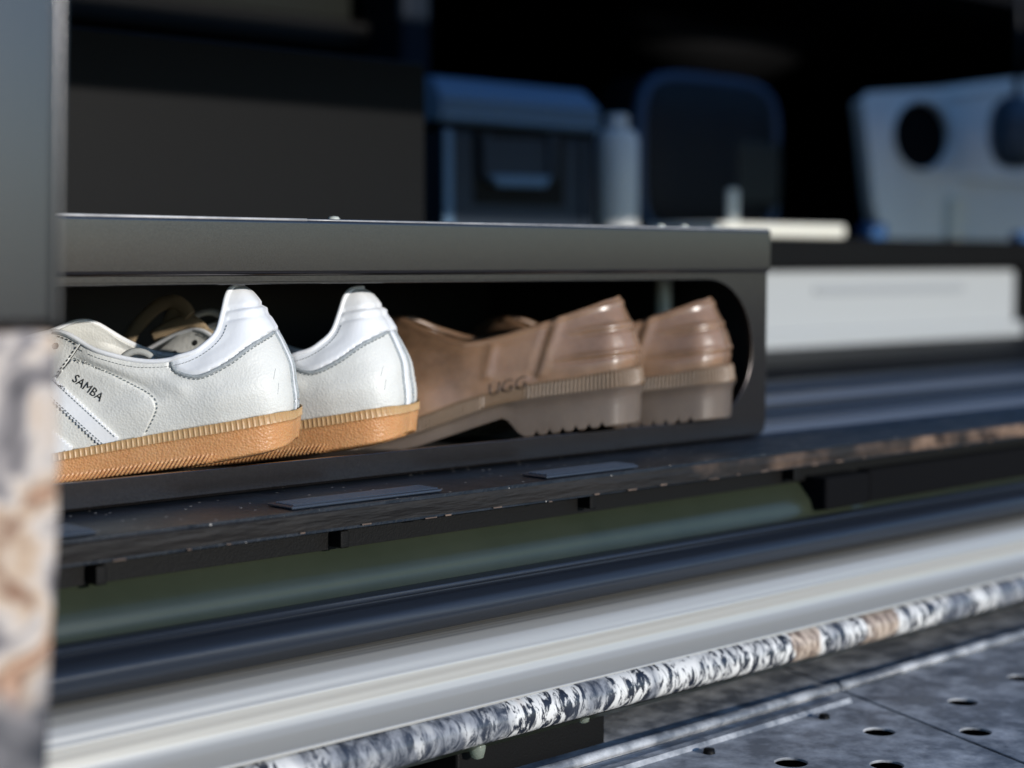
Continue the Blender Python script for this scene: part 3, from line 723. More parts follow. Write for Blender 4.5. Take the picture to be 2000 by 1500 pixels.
# collar edge and stitching
CE = list(zip(clx, cly))
seam('collar_edge', f1, b1, [(342,708),(346,720),(359,730),(387,736),(412,730),(454,708),(496,677),(520,662),(541,649)], .0011, MT['suede'], sn, 0, .7)
stitches('collar_stitching', f1, b1, [(339,712),(344,725),(360,735),(387,741),(414,735),(456,713),(498,682),(522,667),(543,654)], MT['thread'], sn)
stitches('topline_stitching', f1, b1, [(143,670),(180,692),(220,706),(262,716),(300,718),(340,715),(380,704),(416,683),(440,658),(452,630)], MT['thread'], sn, period=.0014, ln=.0011, wd=.00016)
# quarter panel with the name, its edge and stitches
QP = smooth_px([(149,702),(190,719),(230,736),(262,753),(290,769),(304,779),(309,790),(308,803),(300,822),(289,846)], 4)
QP = QP+[(289,854),(200,872),(100,892),(60,890),(60,760),(120,735)]
panel = patch('side_panel', f1, b1, QP, MT['leather'], sn, off=.0009, thick=.0014)
stitches('panel_stitching', f1, b1, [(152,699),(190,715),(230,732),(262,749),(292,765),(307,776),(314,790),(312,804),(304,823),(292,846)], MT['thread'], sn, period=.0016, ln=.0011, wd=.0003, off=.0004)
b1b = bvh_of(upper, collar, panel)
# eyestay panel at the throat
seam('eyestay_edge', f1, b1, [(60,655),(90,649),(118,651),(140,657),(164,671)], .0012, MT['suede'], sn, .0006)
ey_ = patch('eyestay', f1, b1b, smooth_px([(165,672),(155,687),(143,703),(131,720),(119,737)], 3)+[(60,760),(-60,820),(-60,760),(20,700),(80,652),(118,653),(142,661)], MT['leather'], sn, off=.0007, thick=.0010)
seam('eyestay_seam', f1, b1b, [(165,673),(155,687),(143,703),(131,720),(118,738)], .0004, MT['dthread'], sn, .0004)
stitches('eyestay_stitching', f1, bvh_of(upper, collar, panel, ey_), [(120,657),(140,664),(156,675),(148,690),(136,707),(124,724),(113,740)], MT['dthread'], sn, off=.0003)
# inner side of the far eyestay: seam and eyelets
seam('far_eyestay_seam', f1, b1, [(134,648),(150,637),(167,630),(190,636),(206,640),(219,647),(212,660),(199,677)], .0006, MT['dthread'], sn, .0004)
def disc(fr, bvh, px, py, rad, m, parent, name='eyelet'):
    h, n_ = fr.hit(bvh, px, py, .0004)
    if h is None: return
    a_ = n_.cross(Vector((0, 0, 1))).normalized(); b_ = n_.cross(a_).normalized()
    v = [h]+[h+a_*rad*math.cos(i*math.pi/8)+b_*rad*math.sin(i*math.pi/8)-n_*.0002 for i in range(16)]
    mesh(name, v, [(0, i+1, (i+1) % 16+1) for i in range(16)], m, parent, off=(0, 0, 0))
disc(f1, b1, 164, 655, .0019, MT['hole'], sn)
bb = bvh_of(upper, collar, panel, ey_)
for px, py in ((115, 676), (68, 700), (20, 730)): disc(f1, bb, px, py, .0019, MT['hole'], sn)
for k, pl in enumerate((((545,720),(543,728),(541,741)), ((551,748),(550,760),(549,770)))):
    seam('scuff_mark', f1, b1, list(pl), .0001, MT['thread'], sn, .00005)
# serrated stripes
def stripe(p_top, p_bot, wdx, n_):
    """band between two points with saw-tooth long edges; wdx = offset of the lower edge"""
    up_, lo = [], []
    for i in range(n_*2+1):
        t = i/(n_*2); x = p_top[0]+(p_bot[0]-p_top[0])*t; y = p_top[1]+(p_bot[1]-p_top[1])*t
        z = 2.2 if i % 2 else -2.2
        nx, ny = .66, -.75
        up_.append((x+nx*z, y+ny*z)); lo.append((x+wdx[0]*1-nx*z, y+wdx[1]-ny*z))
    return up_+lo[::-1]
ink_bvh = bb
st1 = patch('stripe', f1, ink_bvh, stripe((112,738), (240,856), (-24,26), 21), MT['smooth'], sn, off=.0010, thick=.0010)
st2 = patch('stripe', f1, ink_bvh, stripe((60,800), (150,874), (-24,26), 15), MT['smooth'], sn, off=.0010, thick=.0010)
st3 = patch('stripe', f1, ink_bvh, stripe((0,840), (70,890), (-24,26), 11), MT['smooth'], sn, off=.0010, thick=.0010)
sb = bvh_of(upper, collar, panel, ey_, st1, st2)
for dx_ in ((-3, 4), (-21, 23)):
    stitches('stripe_stitching', f1, sb, [(112+dx_[0], 738+dx_[1]), (176+dx_[0], 797+dx_[1]), (238+dx_[0], 852+dx_[1])], MT['thread'], sn, period=.0014, ln=.0009, wd=.00018)
# printed name
ang = math.atan2(781-741, 203-150)
text_on('printed_name', 'SAMBA', f1, ink_bvh, (147, 743), (.9*math.cos(ang), .9*math.sin(ang)), (math.sin(ang), -math.cos(ang)), 24.5, MT['ink'], sn, off=.0003, font_off=-.006)
# heel seam strip: rolled leather and suede edges
def col_path(j0, lo, hi):
    return [tuple(q) for q in FG[lo:hi, mid+j0]]
Vn = FG.shape[0]; y_mid = Y_[:, 0]; rows_in = [i for i in range(Vn) if y_mid[i] > 645]; lo, hi = rows_in[0], rows_in[-1]+1
tube('heel_strip', col_path(0, lo, hi), .0042, MT['smooth'], sn, seg=12, raw=True, flat=.32, up=(1, 0, 0))
for jj in (-8, 8): tube('heel_strip_edge', col_path(jj, lo, hi), .0013, MT['suede'], sn, seg=8, raw=True, flat=.8)
# insole and lining
ins = np.array(dense(rows, 6, 4)); ins_L = f1.grid(ins)
r0 = ins_L[1]; vs = [(q[0]*.985+.002, q[1]*.86, q[2]+.004) for q in r0]; vs2 = [(a_[0], -a_[1], a_[2]) for a_ in vs]
nV = len(vs); mesh('insole', vs+vs2, [(i, i+1, nV+i+1, nV+i) for i in range(nV-1)], MT['lining'], sn, off=(0, 0, 0))
arc = [f1.pix(x, y, -.006) for x, y in smooth_px([(240,708),(252,694),(268,687),(285,688),(300,696),(308,710)], 5)]
tube('insole_heel_cup', [tuple(q) for q in arc], .0020, MT['lining'], sn, seg=8, raw=True)
# tongue
tg = []
for i in range(9):
    s_ = i/8; c_ = f1.pix(150-260*s_, 655-22*math.sin(s_*2.2)+100*s_, 0)
    tg.append(c_)
V_ = []; F_ = []
for i, c_ in enumerate(tg):
    for j in range(7):
        vv = (j-3)/3*.021*(1-.15*i/8); V_.append((c_.x, vv, c_.z-.006-18*vv*vv))
F_ = [(i*7+j, i*7+j+1, (i+1)*7+j+1, (i+1)*7+j) for i in range(8) for j in range(6)]
to = mesh('tongue', V_, F_, MT['leather'], sn, smooth=True, off=(0, 0, 0)); sm = to.modifiers.new('t', 'SOLIDIFY'); sm.thickness = .004

# sole: foxing strip with ribs and pebbled gum wall
S0 = np.array(rows[0], float)
S2 = np.array([(578,862,0),(576,864,.007),(568,872,.015),(552,880,.0225),(526,887,.0285),(490,894,.031),(440,903,.032),(380,912,.032),(300,923,.0315),(200,936,.031),(115,946,.034),(0,960,.040),(-100,972,.045),(-200,982,.046),(-300,990,.041),(-370,994,.029),(-410,994,.014),(-420,994,0)], float)
def resample(row, sub, n_):
    d_ = catmull(row, sub); s_ = np.concatenate([[0], np.cumsum(np.hypot(np.diff(d_[:, 0]), np.diff(d_[:, 1])*1+np.diff(d_[:, 2])*3600))])
    q = np.linspace(0, s_[-1], n_); return np.stack([np.interp(q, s_, d_[:, k]) for k in range(3)], 1)
NS = 1100
def wall(row_a, row_b, fr, nrow, out0, out1, disp_fn, t0, t1):
    a_ = resample(row_a, 20, NS); b_ = resample(row_b, 20, NS)
    ts = np.linspace(t0, t1, nrow); Gp = np.array([a_*(1-t)+b_*t for t in ts])
    Lw = fr.grid(Gp); n_ = normals(Lw); n_[..., 2] = 0
    # plan normals, steadier than the grid's own
    dd = np.gradient(Lw, axis=1); n_ = np.stack([-dd[..., 1], dd[..., 0], dd[..., 0]*0], -1); n_ /= np.linalg.norm(n_, axis=-1, keepdims=True)+1e-12
    k = NS//3
    if n_[nrow//2, k, 1] < 0: n_ = -n_
    arcl = np.concatenate([np.zeros((nrow, 1)), np.cumsum(np.linalg.norm(np.diff(Lw, axis=1), axis=2), axis=1)], axis=1)
    dsp = disp_fn(arcl, np.linspace(0, 1, nrow)[:, None]*np.ones((1, NS)), Gp) + (out0+(out1-out0)*np.linspace(0, 1, nrow))[:, None]
    Lw = Lw+n_*dsp[..., None]; Lw[:, 0, 1] = 0; Lw[:, -1, 1] = 0
    return Lw
def fox(arcl, s_, Gp):
    ph = (arcl+s_*.0012)/.0028; fr_ = ph-np.floor(ph)
    rib = np.exp(-((fr_-.5)/.16)**2)
    edge_ = np.exp(-((s_-0)/.16)**2)+.6*np.exp(-((s_-1)/.12)**2)
    return .00042*rib*(1-edge_*.6)+.0004*edge_
FX = wall(S0, S2, f1, 9, .0016, .0020, fox, -.01, .245)
gmesh('foxing_strip', both(FX), MT['foxing'], sn)
def gum(arcl, s_, Gp):
    low = np.clip((s_-.62)/.08, 0, 1)*np.clip((1.02-s_)/.05, 0, 1)*np.clip((435-Gp[..., 0])/25, 0, 1)
    ph = (arcl-s_*.010)/.0024; fr_ = ph-np.floor(ph)
    bead = np.exp(-((s_-.0)/.035)**2)
    rnd = np.clip((s_-.86)/.14, 0, 1)**2
    return low*(.0013*np.exp(-((fr_-.5)/.26)**2))+.0007*bead-.0035*rnd*(1-low)-.0015*rnd
GW = wall(S0, S2, f1, 22, .0018, .0014, gum, .235, 1.0)
bot = [GW[-1]*np.array([1, .8, 1])-np.array([0, 0, .0006]), GW[-1]*np.array([1, .0, 1])-np.array([0, 0, .0006])]
GW2 = np.concatenate([GW, np.array(bot)], axis=0)
gmesh('gum_sole', both(GW2), MT['gum'], sn)

def sub(child, par):
    for o in list(sn.children):
        if o.name.split('.')[0] in child: o.parent = par
sub(('collar_edge', 'collar_stitching', 'topline_piping'), collar); sub(('panel_stitching', 'printed_name'), panel)
sub(('eyestay_seam', 'eyestay_stitching', 'eyestay_edge', 'eyelet'), ey_); sub(('stripe_stitching',), st1)
hs = [o for o in sn.children if o.name == 'heel_strip'][0]; sub(('heel_strip_edge',), hs)
def copy_tree(o, parent=None):
    c = o.copy(); COL.objects.link(c); c.parent = parent
    for ch in o.children: copy_tree(ch, c)
    return c
sn.location = O1-RT*.0018
# second sneaker: same build, turned a little further into the locker
O2 = P(797, 873, t=.985); O2.z = O1.z-.0028
sn2 = copy_tree(sn); sn2.location = O2; sn2.rotation_euler = (0, 0, R(121))
sn2['label'] = 'white leather sneaker just right of the first one, its loose laces dark in the shade'
# loose laces and tongue edge of the second sneaker, deep in shade
f2 = Frame(O2, 121)
for pl, v_ in (([(250,668),(262,645),(286,618),(308,598),(328,590),(345,590),(362,602),(371,616)], .004),
              ([(318,678),(324,650),(333,622),(343,604),(356,603),(368,618),(366,640),(348,672)], -.002),
              ([(300,660),(330,640),(372,628),(400,650)], .006), ([(330,690),(352,655),(378,640),(412,660)], .0)):
    pp = [f2.pix(x, y, v_+.0002*i) for i, (x, y) in enumerate(smooth_px(pl, 6))]
    tube('lace', [tuple(q) for q in pp], .0042, MT['lace'], sn2, seg=8, raw=True, flat=.35, up=(0, 1, 0))
pp = [f2.pix(x, y, -.012) for x, y in smooth_px([(368,640),(384,616),(412,609),(434,621),(438,640)], 5)]
tube('tongue_edge', [tuple(q) for q in pp], .002, MT['lining'], sn2, seg=8, raw=True)
for px, py in ((398, 632), (384, 662)):
    pass

# ------------------------------------------------------------------ brown rubber clogs
O3 = P(1246, 824, t=1.10)
f3 = Frame(O3, 126)
bt = empty('rubber_clog', O3, R(126)); bt['_local'] = 1
tag(bt, 'brown translucent rubber clog with ribbed welt and chunky heel, just right of the sneakers', 'shoe', 'brown rubber clogs in the locker')
br = [
 [(1245,714,0),(1243,715,.009),(1234,717,.018),(1215,720,.026),(1187,725,.031),(1113,738,.034),(1039,749,.034),(965,765,.035),(891,786,.038),(817,814,.043),(720,845,.047),(620,872,.047),(520,890,.042),(440,900,.03),(400,903,.014),(390,904,0)],
 [(1247,693,0),(1245,694,.009),(1236,696,.018),(1216,700,.0258),(1187,704,.031),(1113,712,.0335),(1039,722,.034),(965,732,.034),(891,747,.036),(817,768,.040),(720,800,.043),(620,838,.043),(520,865,.038),(440,885,.026),(408,893,.012),(398,895,0)],
 [(1241,660,0),(1239,661,.008),(1230,663,.0165),(1211,667,.024),(1182,672,.029),(1113,682,.032),(1039,694,.0325),(965,703,.032),(891,712,.0335),(817,724,.036),(720,755,.038),(620,800,.037),(520,838,.032),(440,870,.021),(415,882,.01),(408,885,0)],
 [(1228,620,0),(1226,621,.007),(1217,624,.0145),(1199,629,.0215),(1172,635,.026),(1113,648,.0295),(1045,664,.0305),(970,679,.0305),(891,686,.031),(817,682,.031),(720,705,.030),(620,760,.029),(520,808,.024),(440,855,.016),(420,870,.008),(415,875,0)],
 [(1211,577,0),(1207,578,.006),(1197,582,.012),(1180,587,.0175),(1155,597,.022),(1113,611,.026),(1050,632,.028),(975,655,.0280),(905,665,.0265),(835,645,.021),(780,618,.010),(720,640,0),(620,735,0),(520,795,0),(440,848,0),(420,872,0)],
]
Gb = dense(br, 10, 14); XB, YB = Gb[..., 0], Gb[..., 1]
Lb = f3.grid(Gb); nb = normals(Lb); db = np.zeros_like(XB)
for a_, b_, amp, wd in (((1095,652),(1255,628),.0010,5), ((1075,704),(1265,680),.0011,5)):
    d_, t_ = segdist(XB, YB, a_, b_); db += amp*np.exp(-(d_/wd)**2)*np.clip(t_*3, 0, 1)
for a_, b_, amp, wd in (((1095,660),(1255,637),.0008,4), ((1075,711),(1265,688),.0009,4)):
    d_, t_ = segdist(XB, YB, a_, b_); db -= amp*np.exp(-(d_/wd)**2)*np.clip(t_*3, 0, 1)
d_ = polydist(XB, YB, [(1076,622),(1060,668),(1040,735)]); db -= .0011*np.exp(-(d_/6)**2)
d_ = polydist(XB, YB, [(1092,622),(1076,672),(1056,730)]); db += .0012*np.exp(-(d_/9)**2)
d_ = polydist(XB, YB, [(962,678),(950,735)]); db += .0012*np.exp(-(d_/8)**2)
d_ = polydist(XB, YB, [(1240,582),(1113,618),(1050,640),(975,663),(905,673),(835,655),(780,626)]); db += .0013*np.exp(-(d_/4)**2)
db += .0006*np.sin(XB*.03+2)*np.sin(YB*.05)
Lb = Lb+nb*db[..., None]; Lb[:, 0, 1] = 0; Lb[:, -1, 1] = 0
shell = gmesh('upper', both(Lb), MT['boot'], bt, solid=.0028)
bb3 = bvh_of(shell)
W0 = np.array(br[0], float)
B1x = [1245,1150,1039,965,891,817,720,620,520,440,390]; B1y = [751,762,777,792,817,843,872,892,905,912,914]
xs = np.sort(np.array(B1x)); ys = np.array(B1y)[::-1]
W1 = W0.copy(); W1[:, 1] = np.interp(W0[:, 0], xs, ys); 
def brib(arcl, s_, Gp):
    ph = arcl/.0025; fr_ = ph-np.floor(ph)
    inner = np.clip(s_/.12, 0, 1)*np.clip((1-s_)/.10, 0, 1)
    skip = 1-np.exp(-((Gp[..., 0]-985)/44)**8)
    return inner*.0012*np.exp(-((fr_-.5)/.27)**2)*skip+.0008*np.exp(-((s_-1)/.1)**2)-.0004*np.exp(-((s_-0)/.08)**2)
RB = wall(W0, W1, f3, 9, .0006, .0022, brib, 0, 1.0)
gmesh('ribbed_welt', both(RB), MT['bootrib'], bt)
# lettering pressed into the welt
rb_b = bvh_of(shell, bpy.data.objects[bt.children[-1].name])
text_on('pressed_name', 'UGG', f3, rb_b, (953, 775), (.97, -.22), (.05, -1), 37, mat('pressed_letters', (.10, .062, .04), .5), bt, off=.0002, thick=.0004, font_off=-.012)
# sole block with arch, heel breast and toothed tread
bxs = [390,440,520,620,720,817,872,928,980,991,1012,1024,1131,1243,1250]; bys = [900,905,908,905,893,871,853,834,817,821,846,854,840,825,824]
a_ = resample(W1, 20, NS); b_ = a_.copy(); b_[:, 1] = np.interp(a_[:, 0], bxs, bys)
ph = (b_[:, 0]-1022)/25.5; fr_ = ph-np.floor(ph)
tooth = np.exp(-((fr_-.98)/.16)**2)+np.exp(-((fr_+.02)/.16)**2)
tz_ = 9*tooth*((b_[:, 0] > 1030) & (b_[:, 0] < 1190))
tt = np.array([0, .06, .14, .3, .5, .7, .82, .90, .955, 1.0])
Gp = np.array([a_*(1-t)+b_*t for t in tt]); Gp[..., 1] -= tz_[None]*np.clip((tt-.8)/.2, 0, 1)[:, None]; Ls = f3.grid(Gp)
dd = np.gradient(Ls[0], axis=0); pn = np.stack([-dd[:, 1], dd[:, 0], dd[:, 0]*0], -1); pn /= np.linalg.norm(pn, axis=-1, keepdims=True)+1e-12
if pn[NS//3, 1] < 0: pn = -pn
ls = tt; Ls = Ls+pn[None]*(.0030*np.exp(-(ls/.12)**2)+.0015-.001*ls)[:, None, None]
Ls[:, 0, 1] = 0; Ls[:, -1, 1] = 0
Ls = np.concatenate([Ls, (Ls[-1]*np.array([1, .5, 1]))[None], (Ls[-1]*np.array([1, 0, 1]))[None]], axis=0)
gmesh('sole', both(Ls), MT['bootsole'], bt)
r0 = f3.grid(np.array(br[0], float)); vs = [(q[0]*.985+.002, q[1]*.9, q[2]+.004) for q in r0]; vs2 = [(q[0], -q[1], q[2]) for q in vs]; nV = len(vs)
mesh('insole', vs+vs2, [(i, i+1, nV+i+1, nV+i) for i in range(nV-1)], MT['black'], bt, off=(0, 0, 0))
O4 = P(1421, 820, t=1.158); O4.z = O3.z-.0022
bt2 = copy_tree(bt); bt2.location = O4; bt2.rotation_euler = (0, 0, R(119))
bt2['label'] = 'brown rubber clog farthest right, its heel beside the round end of the opening'

# ------------------------------------------------------------------ things deeper in the van
CZ = .034; CY = 1.405
# cabinet with white drawer
cab = empty('drawer_cabinet', (1.8, CY+.3, FZ)); tag(cab, 'low cabinet with a long white drawer front under a black top, right behind the locker', 'cabinet')
zt_ = P(1700, 526, Y=CY).z; zb_ = P(1700, 680, Y=CY).z
xr = P(1983, 600, Y=CY).x
box('top_board', (.85, CY-.012, zt_+.0015), (2.95, CY+.75, CZ), MT['cabinet'], cab, bv=.003)
box('drawer_front', (1.0, CY, zb_), (xr, CY+.02, zt_-.002), MT['drawer'], cab, bv=.006)
sl_ = P(1590, 568, Y=CY); sr_ = P(1880, 568, Y=CY)
box('finger_groove', (sl_.x, CY-.003, sl_.z-.005), (sr_.x, CY+.004, sl_.z+.006), mat('grey_groove', (.30, .32, .34), .6), cab, bv=.002)
box('lower_ledge', (1.0, CY-.012, zb_), (xr+.01, CY-.0003, zb_+.030), MT['drawer'], cab, bv=.006)
box('side_post', (xr+.012, CY-.006, FZ), (xr+.08, CY+.7, zt_), MT['cabinet'], cab, bv=.003)
box('plinth', (.9, CY+.01, FZ), (xr, CY+.70, zb_-.001), MT['black'], cab)
box('carcass', (.9, CY+.022, zb_), (xr, CY+.70, zt_), MT['black'], cab)
# tall dark cabinet on the left
YT = 1.13
xt = P(832, 250, Y=YT).x; z1 = P(820, 122, Y=YT).z
tc_ = empty('tall_cabinet', (.5, YT+.2, FZ)); tag(tc_, 'plain dark cabinet side standing behind the left half of the locker', 'cabinet')
box('side_board', (-.45, YT, FZ+.0005), (xt, YT+.018, z1), MT['cabinet'], tc_, bv=.003)
box('end_board', (xt-.018, YT+.0185, FZ+.0005), (xt-.0005, YT+.38, z1-.002), MT['cabinet'], tc_, bv=.002)
box('top_board', (-.45, YT+.0185, z1-.020), (xt-.0185, YT+.38, z1-.002), MT['cabinet'], tc_)
# cooler box
YK = 1.48
def kx(px, py=300): return P(px, py, Y=YK).x
def kz(px, py): return P(px, py, Y=YK).z
ck = empty('cooler_box', ((kx(840)+kx(1165))/2, YK+.12, CZ)); tag(ck, 'blue-grey plastic cooler box with ribbed lid and latch, left of the pale canister', 'cooler')
x0, x1 = kx(862), kx(1163)
zl0, zl1 = kz(1000, 248), kz(1000, 158)
body = [(x0+.006, YK, CZ+.001), (x1-.010, YK, CZ+.001), (x1-.004, YK, zl0-.006), (x0+.002, YK, zl0-.006)]
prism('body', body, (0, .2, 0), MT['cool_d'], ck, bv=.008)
v = [(x0-.006, YK-.006, zl0), (x1+.004, YK-.006, zl0), (x1+.004, YK+.21, zl0), (x0-.006, YK+.21, zl0),
     (x0-.006, YK-.006, zl0+(zl1-zl0)*.55), (x1+.004, YK-.006, zl0+(zl1-zl0)*.55), (x1+.004, YK+.21, zl0+(zl1-zl0)*.55), (x0-.006, YK+.21, zl0+(zl1-zl0)*.55),
     (x0, YK+.016, zl1), (x1-.004, YK+.016, zl1), (x1-.004, YK+.195, zl1), (x0, YK+.195, zl1)]
f_ = [(0, 1, 2, 3), (0, 1, 5, 4), (1, 2, 6, 5), (2, 3, 7, 6), (3, 0, 4, 7), (4, 5, 9, 8), (5, 6, 10, 9), (6, 7, 11, 10), (7, 4, 8, 11), (8, 9, 10, 11)]
bevel(mesh('lid', v, f_, MT['cool'], ck), .005)
box('corner_rib', (x0+.001, YK-.005, CZ+.002), (kx(880), YK-.0003, zl0-.008), MT['cool'], ck, bv=.003)  # left rib in the lighter copy: light from the left put into its colour
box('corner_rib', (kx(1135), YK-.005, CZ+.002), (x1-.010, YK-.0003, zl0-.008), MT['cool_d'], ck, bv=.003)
for k, yy in enumerate((196, 214, 232)):
    zz = kz(1000, yy+8); box('lid_rib', (x0-.002, YK-.0095, zz-.002), (x1+.000, YK-.0055, zz+.002), MT['cool'], ck, bv=.0012)
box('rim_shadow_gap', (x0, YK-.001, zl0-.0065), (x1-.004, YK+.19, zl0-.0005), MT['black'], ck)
box('latch_recess', (kx(925), YK-.0015, kz(1000, 400)), (kx(1100), YK+.001, kz(1000, 262)), MT['black'], ck)
rec = [P(x, y, Y=YK-.004) for x, y in ((940, 268), (1092, 272), (1086, 335), (1060, 352), (975, 350), (950, 332))]
prism('latch_plate', [tuple(q) for q in rec], (0, .003, 0), MT['cool_d'], ck, bv=.001)
rec = [P(x, y, Y=YK-.012) for x, y in ((958, 342), (1078, 345), (1068, 366), (975, 364))]
prism('carry_grip', [tuple(q) for q in rec], (0, .010, 0), MT['cool'], ck, bv=.002)
for xx in (952, 1082):
    rec = [P(x, y, Y=YK-.009) for x, y in ((xx-9, 262), (xx+9, 262), (xx+6, 350), (xx-6, 350))]
    prism('grip_arm', [tuple(q) for q in rec], (0, .005, 0), MT['cool_d'], ck, bv=.001)
# pale canister
cx_ = P(1205, 330, Y=1.50)
can = empty('canister', (cx_.x, 1.50, CZ)); tag(can, 'pale round canister standing between the cooler box and the black bag', 'canister')
h_ = P(1205, 225, Y=1.5).z-CZ
lathe('body', [(.0001, 0), (.026, 0), (.0275, .004), (.0275, h_*.80), (.023, h_*.86), (.013, h_*.885)], (cx_.x, 1.5, CZ+.0005), MT['pale'], can)
lathe('cap', [(.0128, h_*.886), (.0145, h_*.89), (.0145, h_*.98), (.012, h_), (.0001, h_)], (cx_.x, 1.5, CZ+.0005), MT['pale'], can)
# black bag
def superbox(name, c, s_, e, m, parent, nu=40, nv=24):
    v = []; f = []
    def pw(a_, b_): return math.copysign(abs(a_)**b_, a_)
    for i in range(nv+1):
        la = -math.pi/2+math.pi*i/nv
        for j in range(nu):
            lo_ = 2*math.pi*j/nu
            v.append((c[0]+s_[0]*pw(math.cos(la), e)*pw(math.cos(lo_), e), c[1]+s_[1]*pw(math.cos(la), e)*pw(math.sin(lo_), e), c[2]+s_[2]*pw(math.sin(la), e)))
    for i in range(nv):
        for j in range(nu):
            j2 = (j+1) % nu; f.append((i*nu+j, i*nu+j2, (i+1)*nu+j2, (i+1)*nu+j))
    return mesh(name, v, f, m, parent, smooth=True)
YG = 1.62
cb = P(1392, 285, Y=YG); hw = (P(1535, 285, Y=YG).x-P(1258, 285, Y=YG).x)/2; hh = (P(1392, 148, Y=YG).z-CZ)/2
bag = empty('black_bag', (cb.x, YG, CZ)); tag(bag, 'black rounded bag with navy piping in the middle of the dark interior', 'bag')
superbox('body', (cb.x, YG+.05, CZ+hh+.0005), (hw, .06, hh), .42, MT['bag'], bag)
pt = [(cb.x+hw*.95*math.copysign(abs(math.cos(a_))**.42, math.cos(a_)), YG+.006, CZ+hh+hh*.95*math.copysign(abs(math.sin(a_))**.42, math.sin(a_))) for a_ in np.linspace(0, 2*math.pi, 60)]
tube('piping', pt, .009, MT['bagtrim'], bag, seg=8, up=(0, 1, 0))
p0 = P(1440, 400, Y=YG-.01); p1 = P(1525, 280, Y=YG-.01)
box('pocket', (p0.x, YG-.012, max(p0.z, CZ+.004)), (p1.x, YG-.0005, p1.z), mat('dark_olive_pocket', (.012, .015, .011), .6), bag, bv=.006)
# cream tray catching the sun and a cream strap end standing in it
tr = empty('cream_tray', (P(1520, 440, Y=1.42).x, 1.42, CZ)); tag(tr, 'sunlit cream tray lying on the black cabinet top, right of the locker lid', 'tray')
xa, xb_ = P(1395, 440, Y=1.41).x, P(1642, 440, Y=1.41).x
tz = P(1560, 422, Y=1.40).z
pl = [(x, y, CZ+.0005) for x, y in rounded(xa, CY-.008, xb_, CY+.13, .012)]
prism('tray', pl, (0, 0, max(.009, (tz-CZ)*.6)), MT['cream'], tr, bv=.004)
q = P(1413, 400, Y=1.47)
box('upright_tab', (q.x-.009, 1.45, CZ+max(.0095, (tz-CZ)*.6+.0008)), (q.x+.009, 1.458, P(1413, 368, Y=1.45).z), MT['cream'], tr, bv=.003)
# white appliance with a round black port
YP = 1.56
ap = empty('white_appliance', (P(1840, 300, Y=YP).x, YP+.1, CZ)); tag(ap, 'white boxy appliance with a large round black port, at the right edge', 'appliance')
def pz(px, py): q = P(px, py, Y=YP); return (q.x, q.z)
out = [pz(1722, 452), pz(1706, 400), pz(1684, 196), pz(1696, 180), pz(1830, 172), pz(1990, 152), pz(2140, 150), pz(2140, 452)]
out[0] = (out[0][0], CZ+.004); out[-1] = (out[-1][0], CZ+.004)
hc = pz(1800, 266); hrx = (pz(1856, 266)[0]-pz(1745, 266)[0])/2; hry = (pz(1800, 200)[1]-pz(1800, 332)[1])/2
plate_holes('front_panel', out, [circ(hc[0], hc[1], hrx, hry, 40)], .006, (Vector((0, YP, 0)), (1, 0, 0), (0, 0, 1), (0, -1, 0)), MT['pale'], ap, bv=.0015)
prism('housing', [(a_[0]+(.030 if i < 4 else -.004), YP+.0085, a_[1]-(.006 if 3 <= i < 7 else 0)) for i, a_ in enumerate(out)], (0, .035, 0), MT['pale'], ap, bv=.004)
n_ = 40
pp = [(hc[0]+(hrx+.006)*math.cos(a_), YP-.001, hc[1]+(hry+.006)*math.sin(a_)) for a_ in np.linspace(0, 2*math.pi, n_)]
tube('port_ring', pp, .0045, MT['pale'], ap, seg=8, up=(0, 1, 0))
dk = [(hc[0]+hrx*math.cos(a_)*1.02, YP+.0075, hc[1]+hry*math.sin(a_)*1.02) for a_ in np.linspace(0, 2*math.pi, n_+1)[:-1]]
mesh('port_grille', dk, [tuple(range(n_))], MT['liner'], ap)
a_ = pz(1845, 186); b_ = pz(1990, 168)
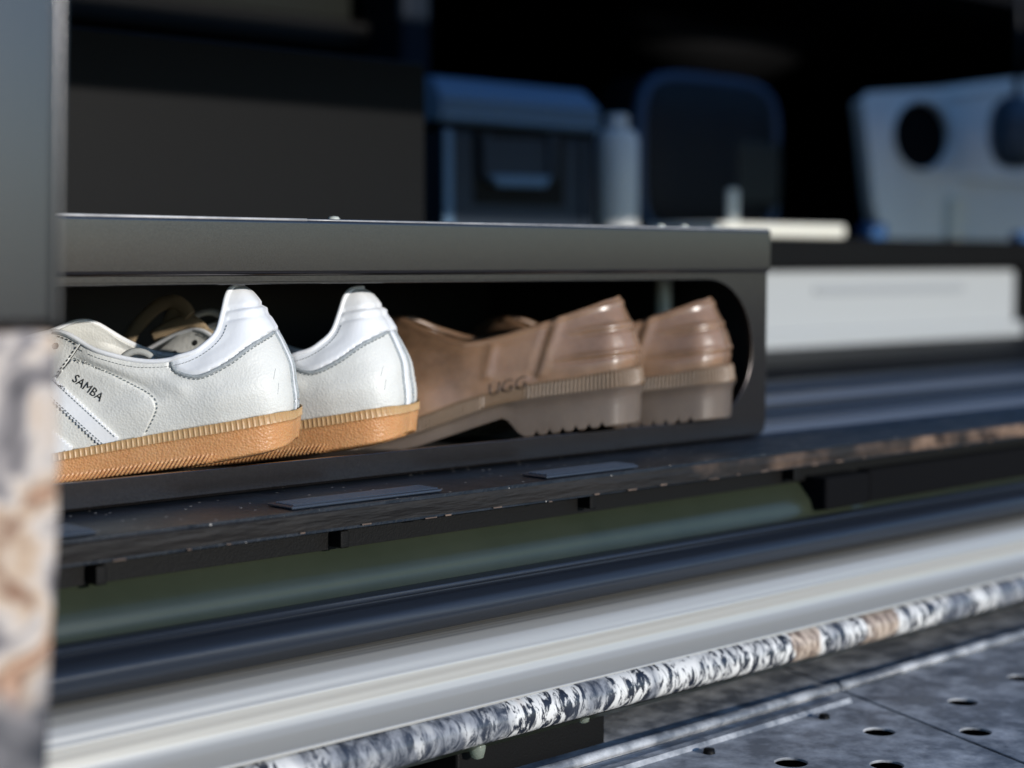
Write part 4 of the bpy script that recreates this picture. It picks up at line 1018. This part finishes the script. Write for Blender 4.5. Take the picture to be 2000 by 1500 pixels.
prism('top_moulding', [(a_[0], YP-.0065, a_[1]-.006), (b_[0], YP-.0065, b_[1]-.006), (b_[0], YP-.0065, b_[1]+.004), (a_[0], YP-.0065, a_[1]+.004)], (0, .006, 0), MT['pale'], ap, bv=.002)
a_ = pz(1875, 346); b_ = pz(2100, 338)
box('lower_moulding', (a_[0], YP-.0085, a_[1]-.004), (b_[0], YP-.0003, a_[1]+.004), MT['pale'], ap, bv=.003)
a_ = pz(1842, 452); b_ = pz(1866, 385)
box('front_tab', (a_[0], YP-.02, CZ+.004), (b_[0], YP-.0005, b_[1]), MT['cream'], ap, bv=.004)
for px in (1720, 1765, 1905, 2060):
    a_ = pz(px, 455); box('foot', (a_[0]-.009, YP-.003, CZ+.0003), (a_[0]+.009, YP+.02, CZ+.008), MT['pale'], ap, bv=.002)
bl = P(1705, 425, Y=1.5); 
rag = empty('blue_block', (bl.x, 1.5, CZ)); tag(rag, 'small blue plastic block against the lower left corner of the white appliance', 'block')
superbox('body', (bl.x, 1.5, CZ+.0135), (.020, .016, .013), .5, MT['blue'], rag, 24, 12)
br2 = P(1995, 447, Y=1.46)
rg2 = empty('blue_block', (br2.x, 1.46, CZ)); tag(rg2, 'small blue block at the right edge of the picture, below the black bundle', 'block')
superbox('body', (br2.x, 1.46, CZ+.0085), (.018, .014, .008), .5, MT['blue'], rg2, 24, 12)
bc = P(1985, 258, Y=1.44)
bd = empty('black_bundle', (bc.x, 1.44, bc.z-.05)); tag(bd, 'black faceted bundle hanging at the right edge in front of the white appliance', 'bundle')
o = superbox('body', tuple(bc), (.050, .038, .060), .8, mat('slate_nylon', (.045, .07, .10), .45), bd, 9, 7)
o.data.polygons.foreach_set('use_smooth', [False]*len(o.data.polygons))
for k in range(3):
    box('buckle', (bc.x-.016+.014*k, bc.y-.044, bc.z-.036+.024*k), (bc.x+.002+.014*k, bc.y-.034, bc.z-.020+.024*k), MT['pale'], bd, bv=.002)
tube('strap', [(bc.x, bc.y, bc.z+.04), (bc.x+.004, bc.y, bc.z+.15), (bc.x, bc.y, HZ+.199)], .006, MT['bag'], bd, seg=8)

for o in bpy.data.objects:
    if '_local' in o: del o['_local']
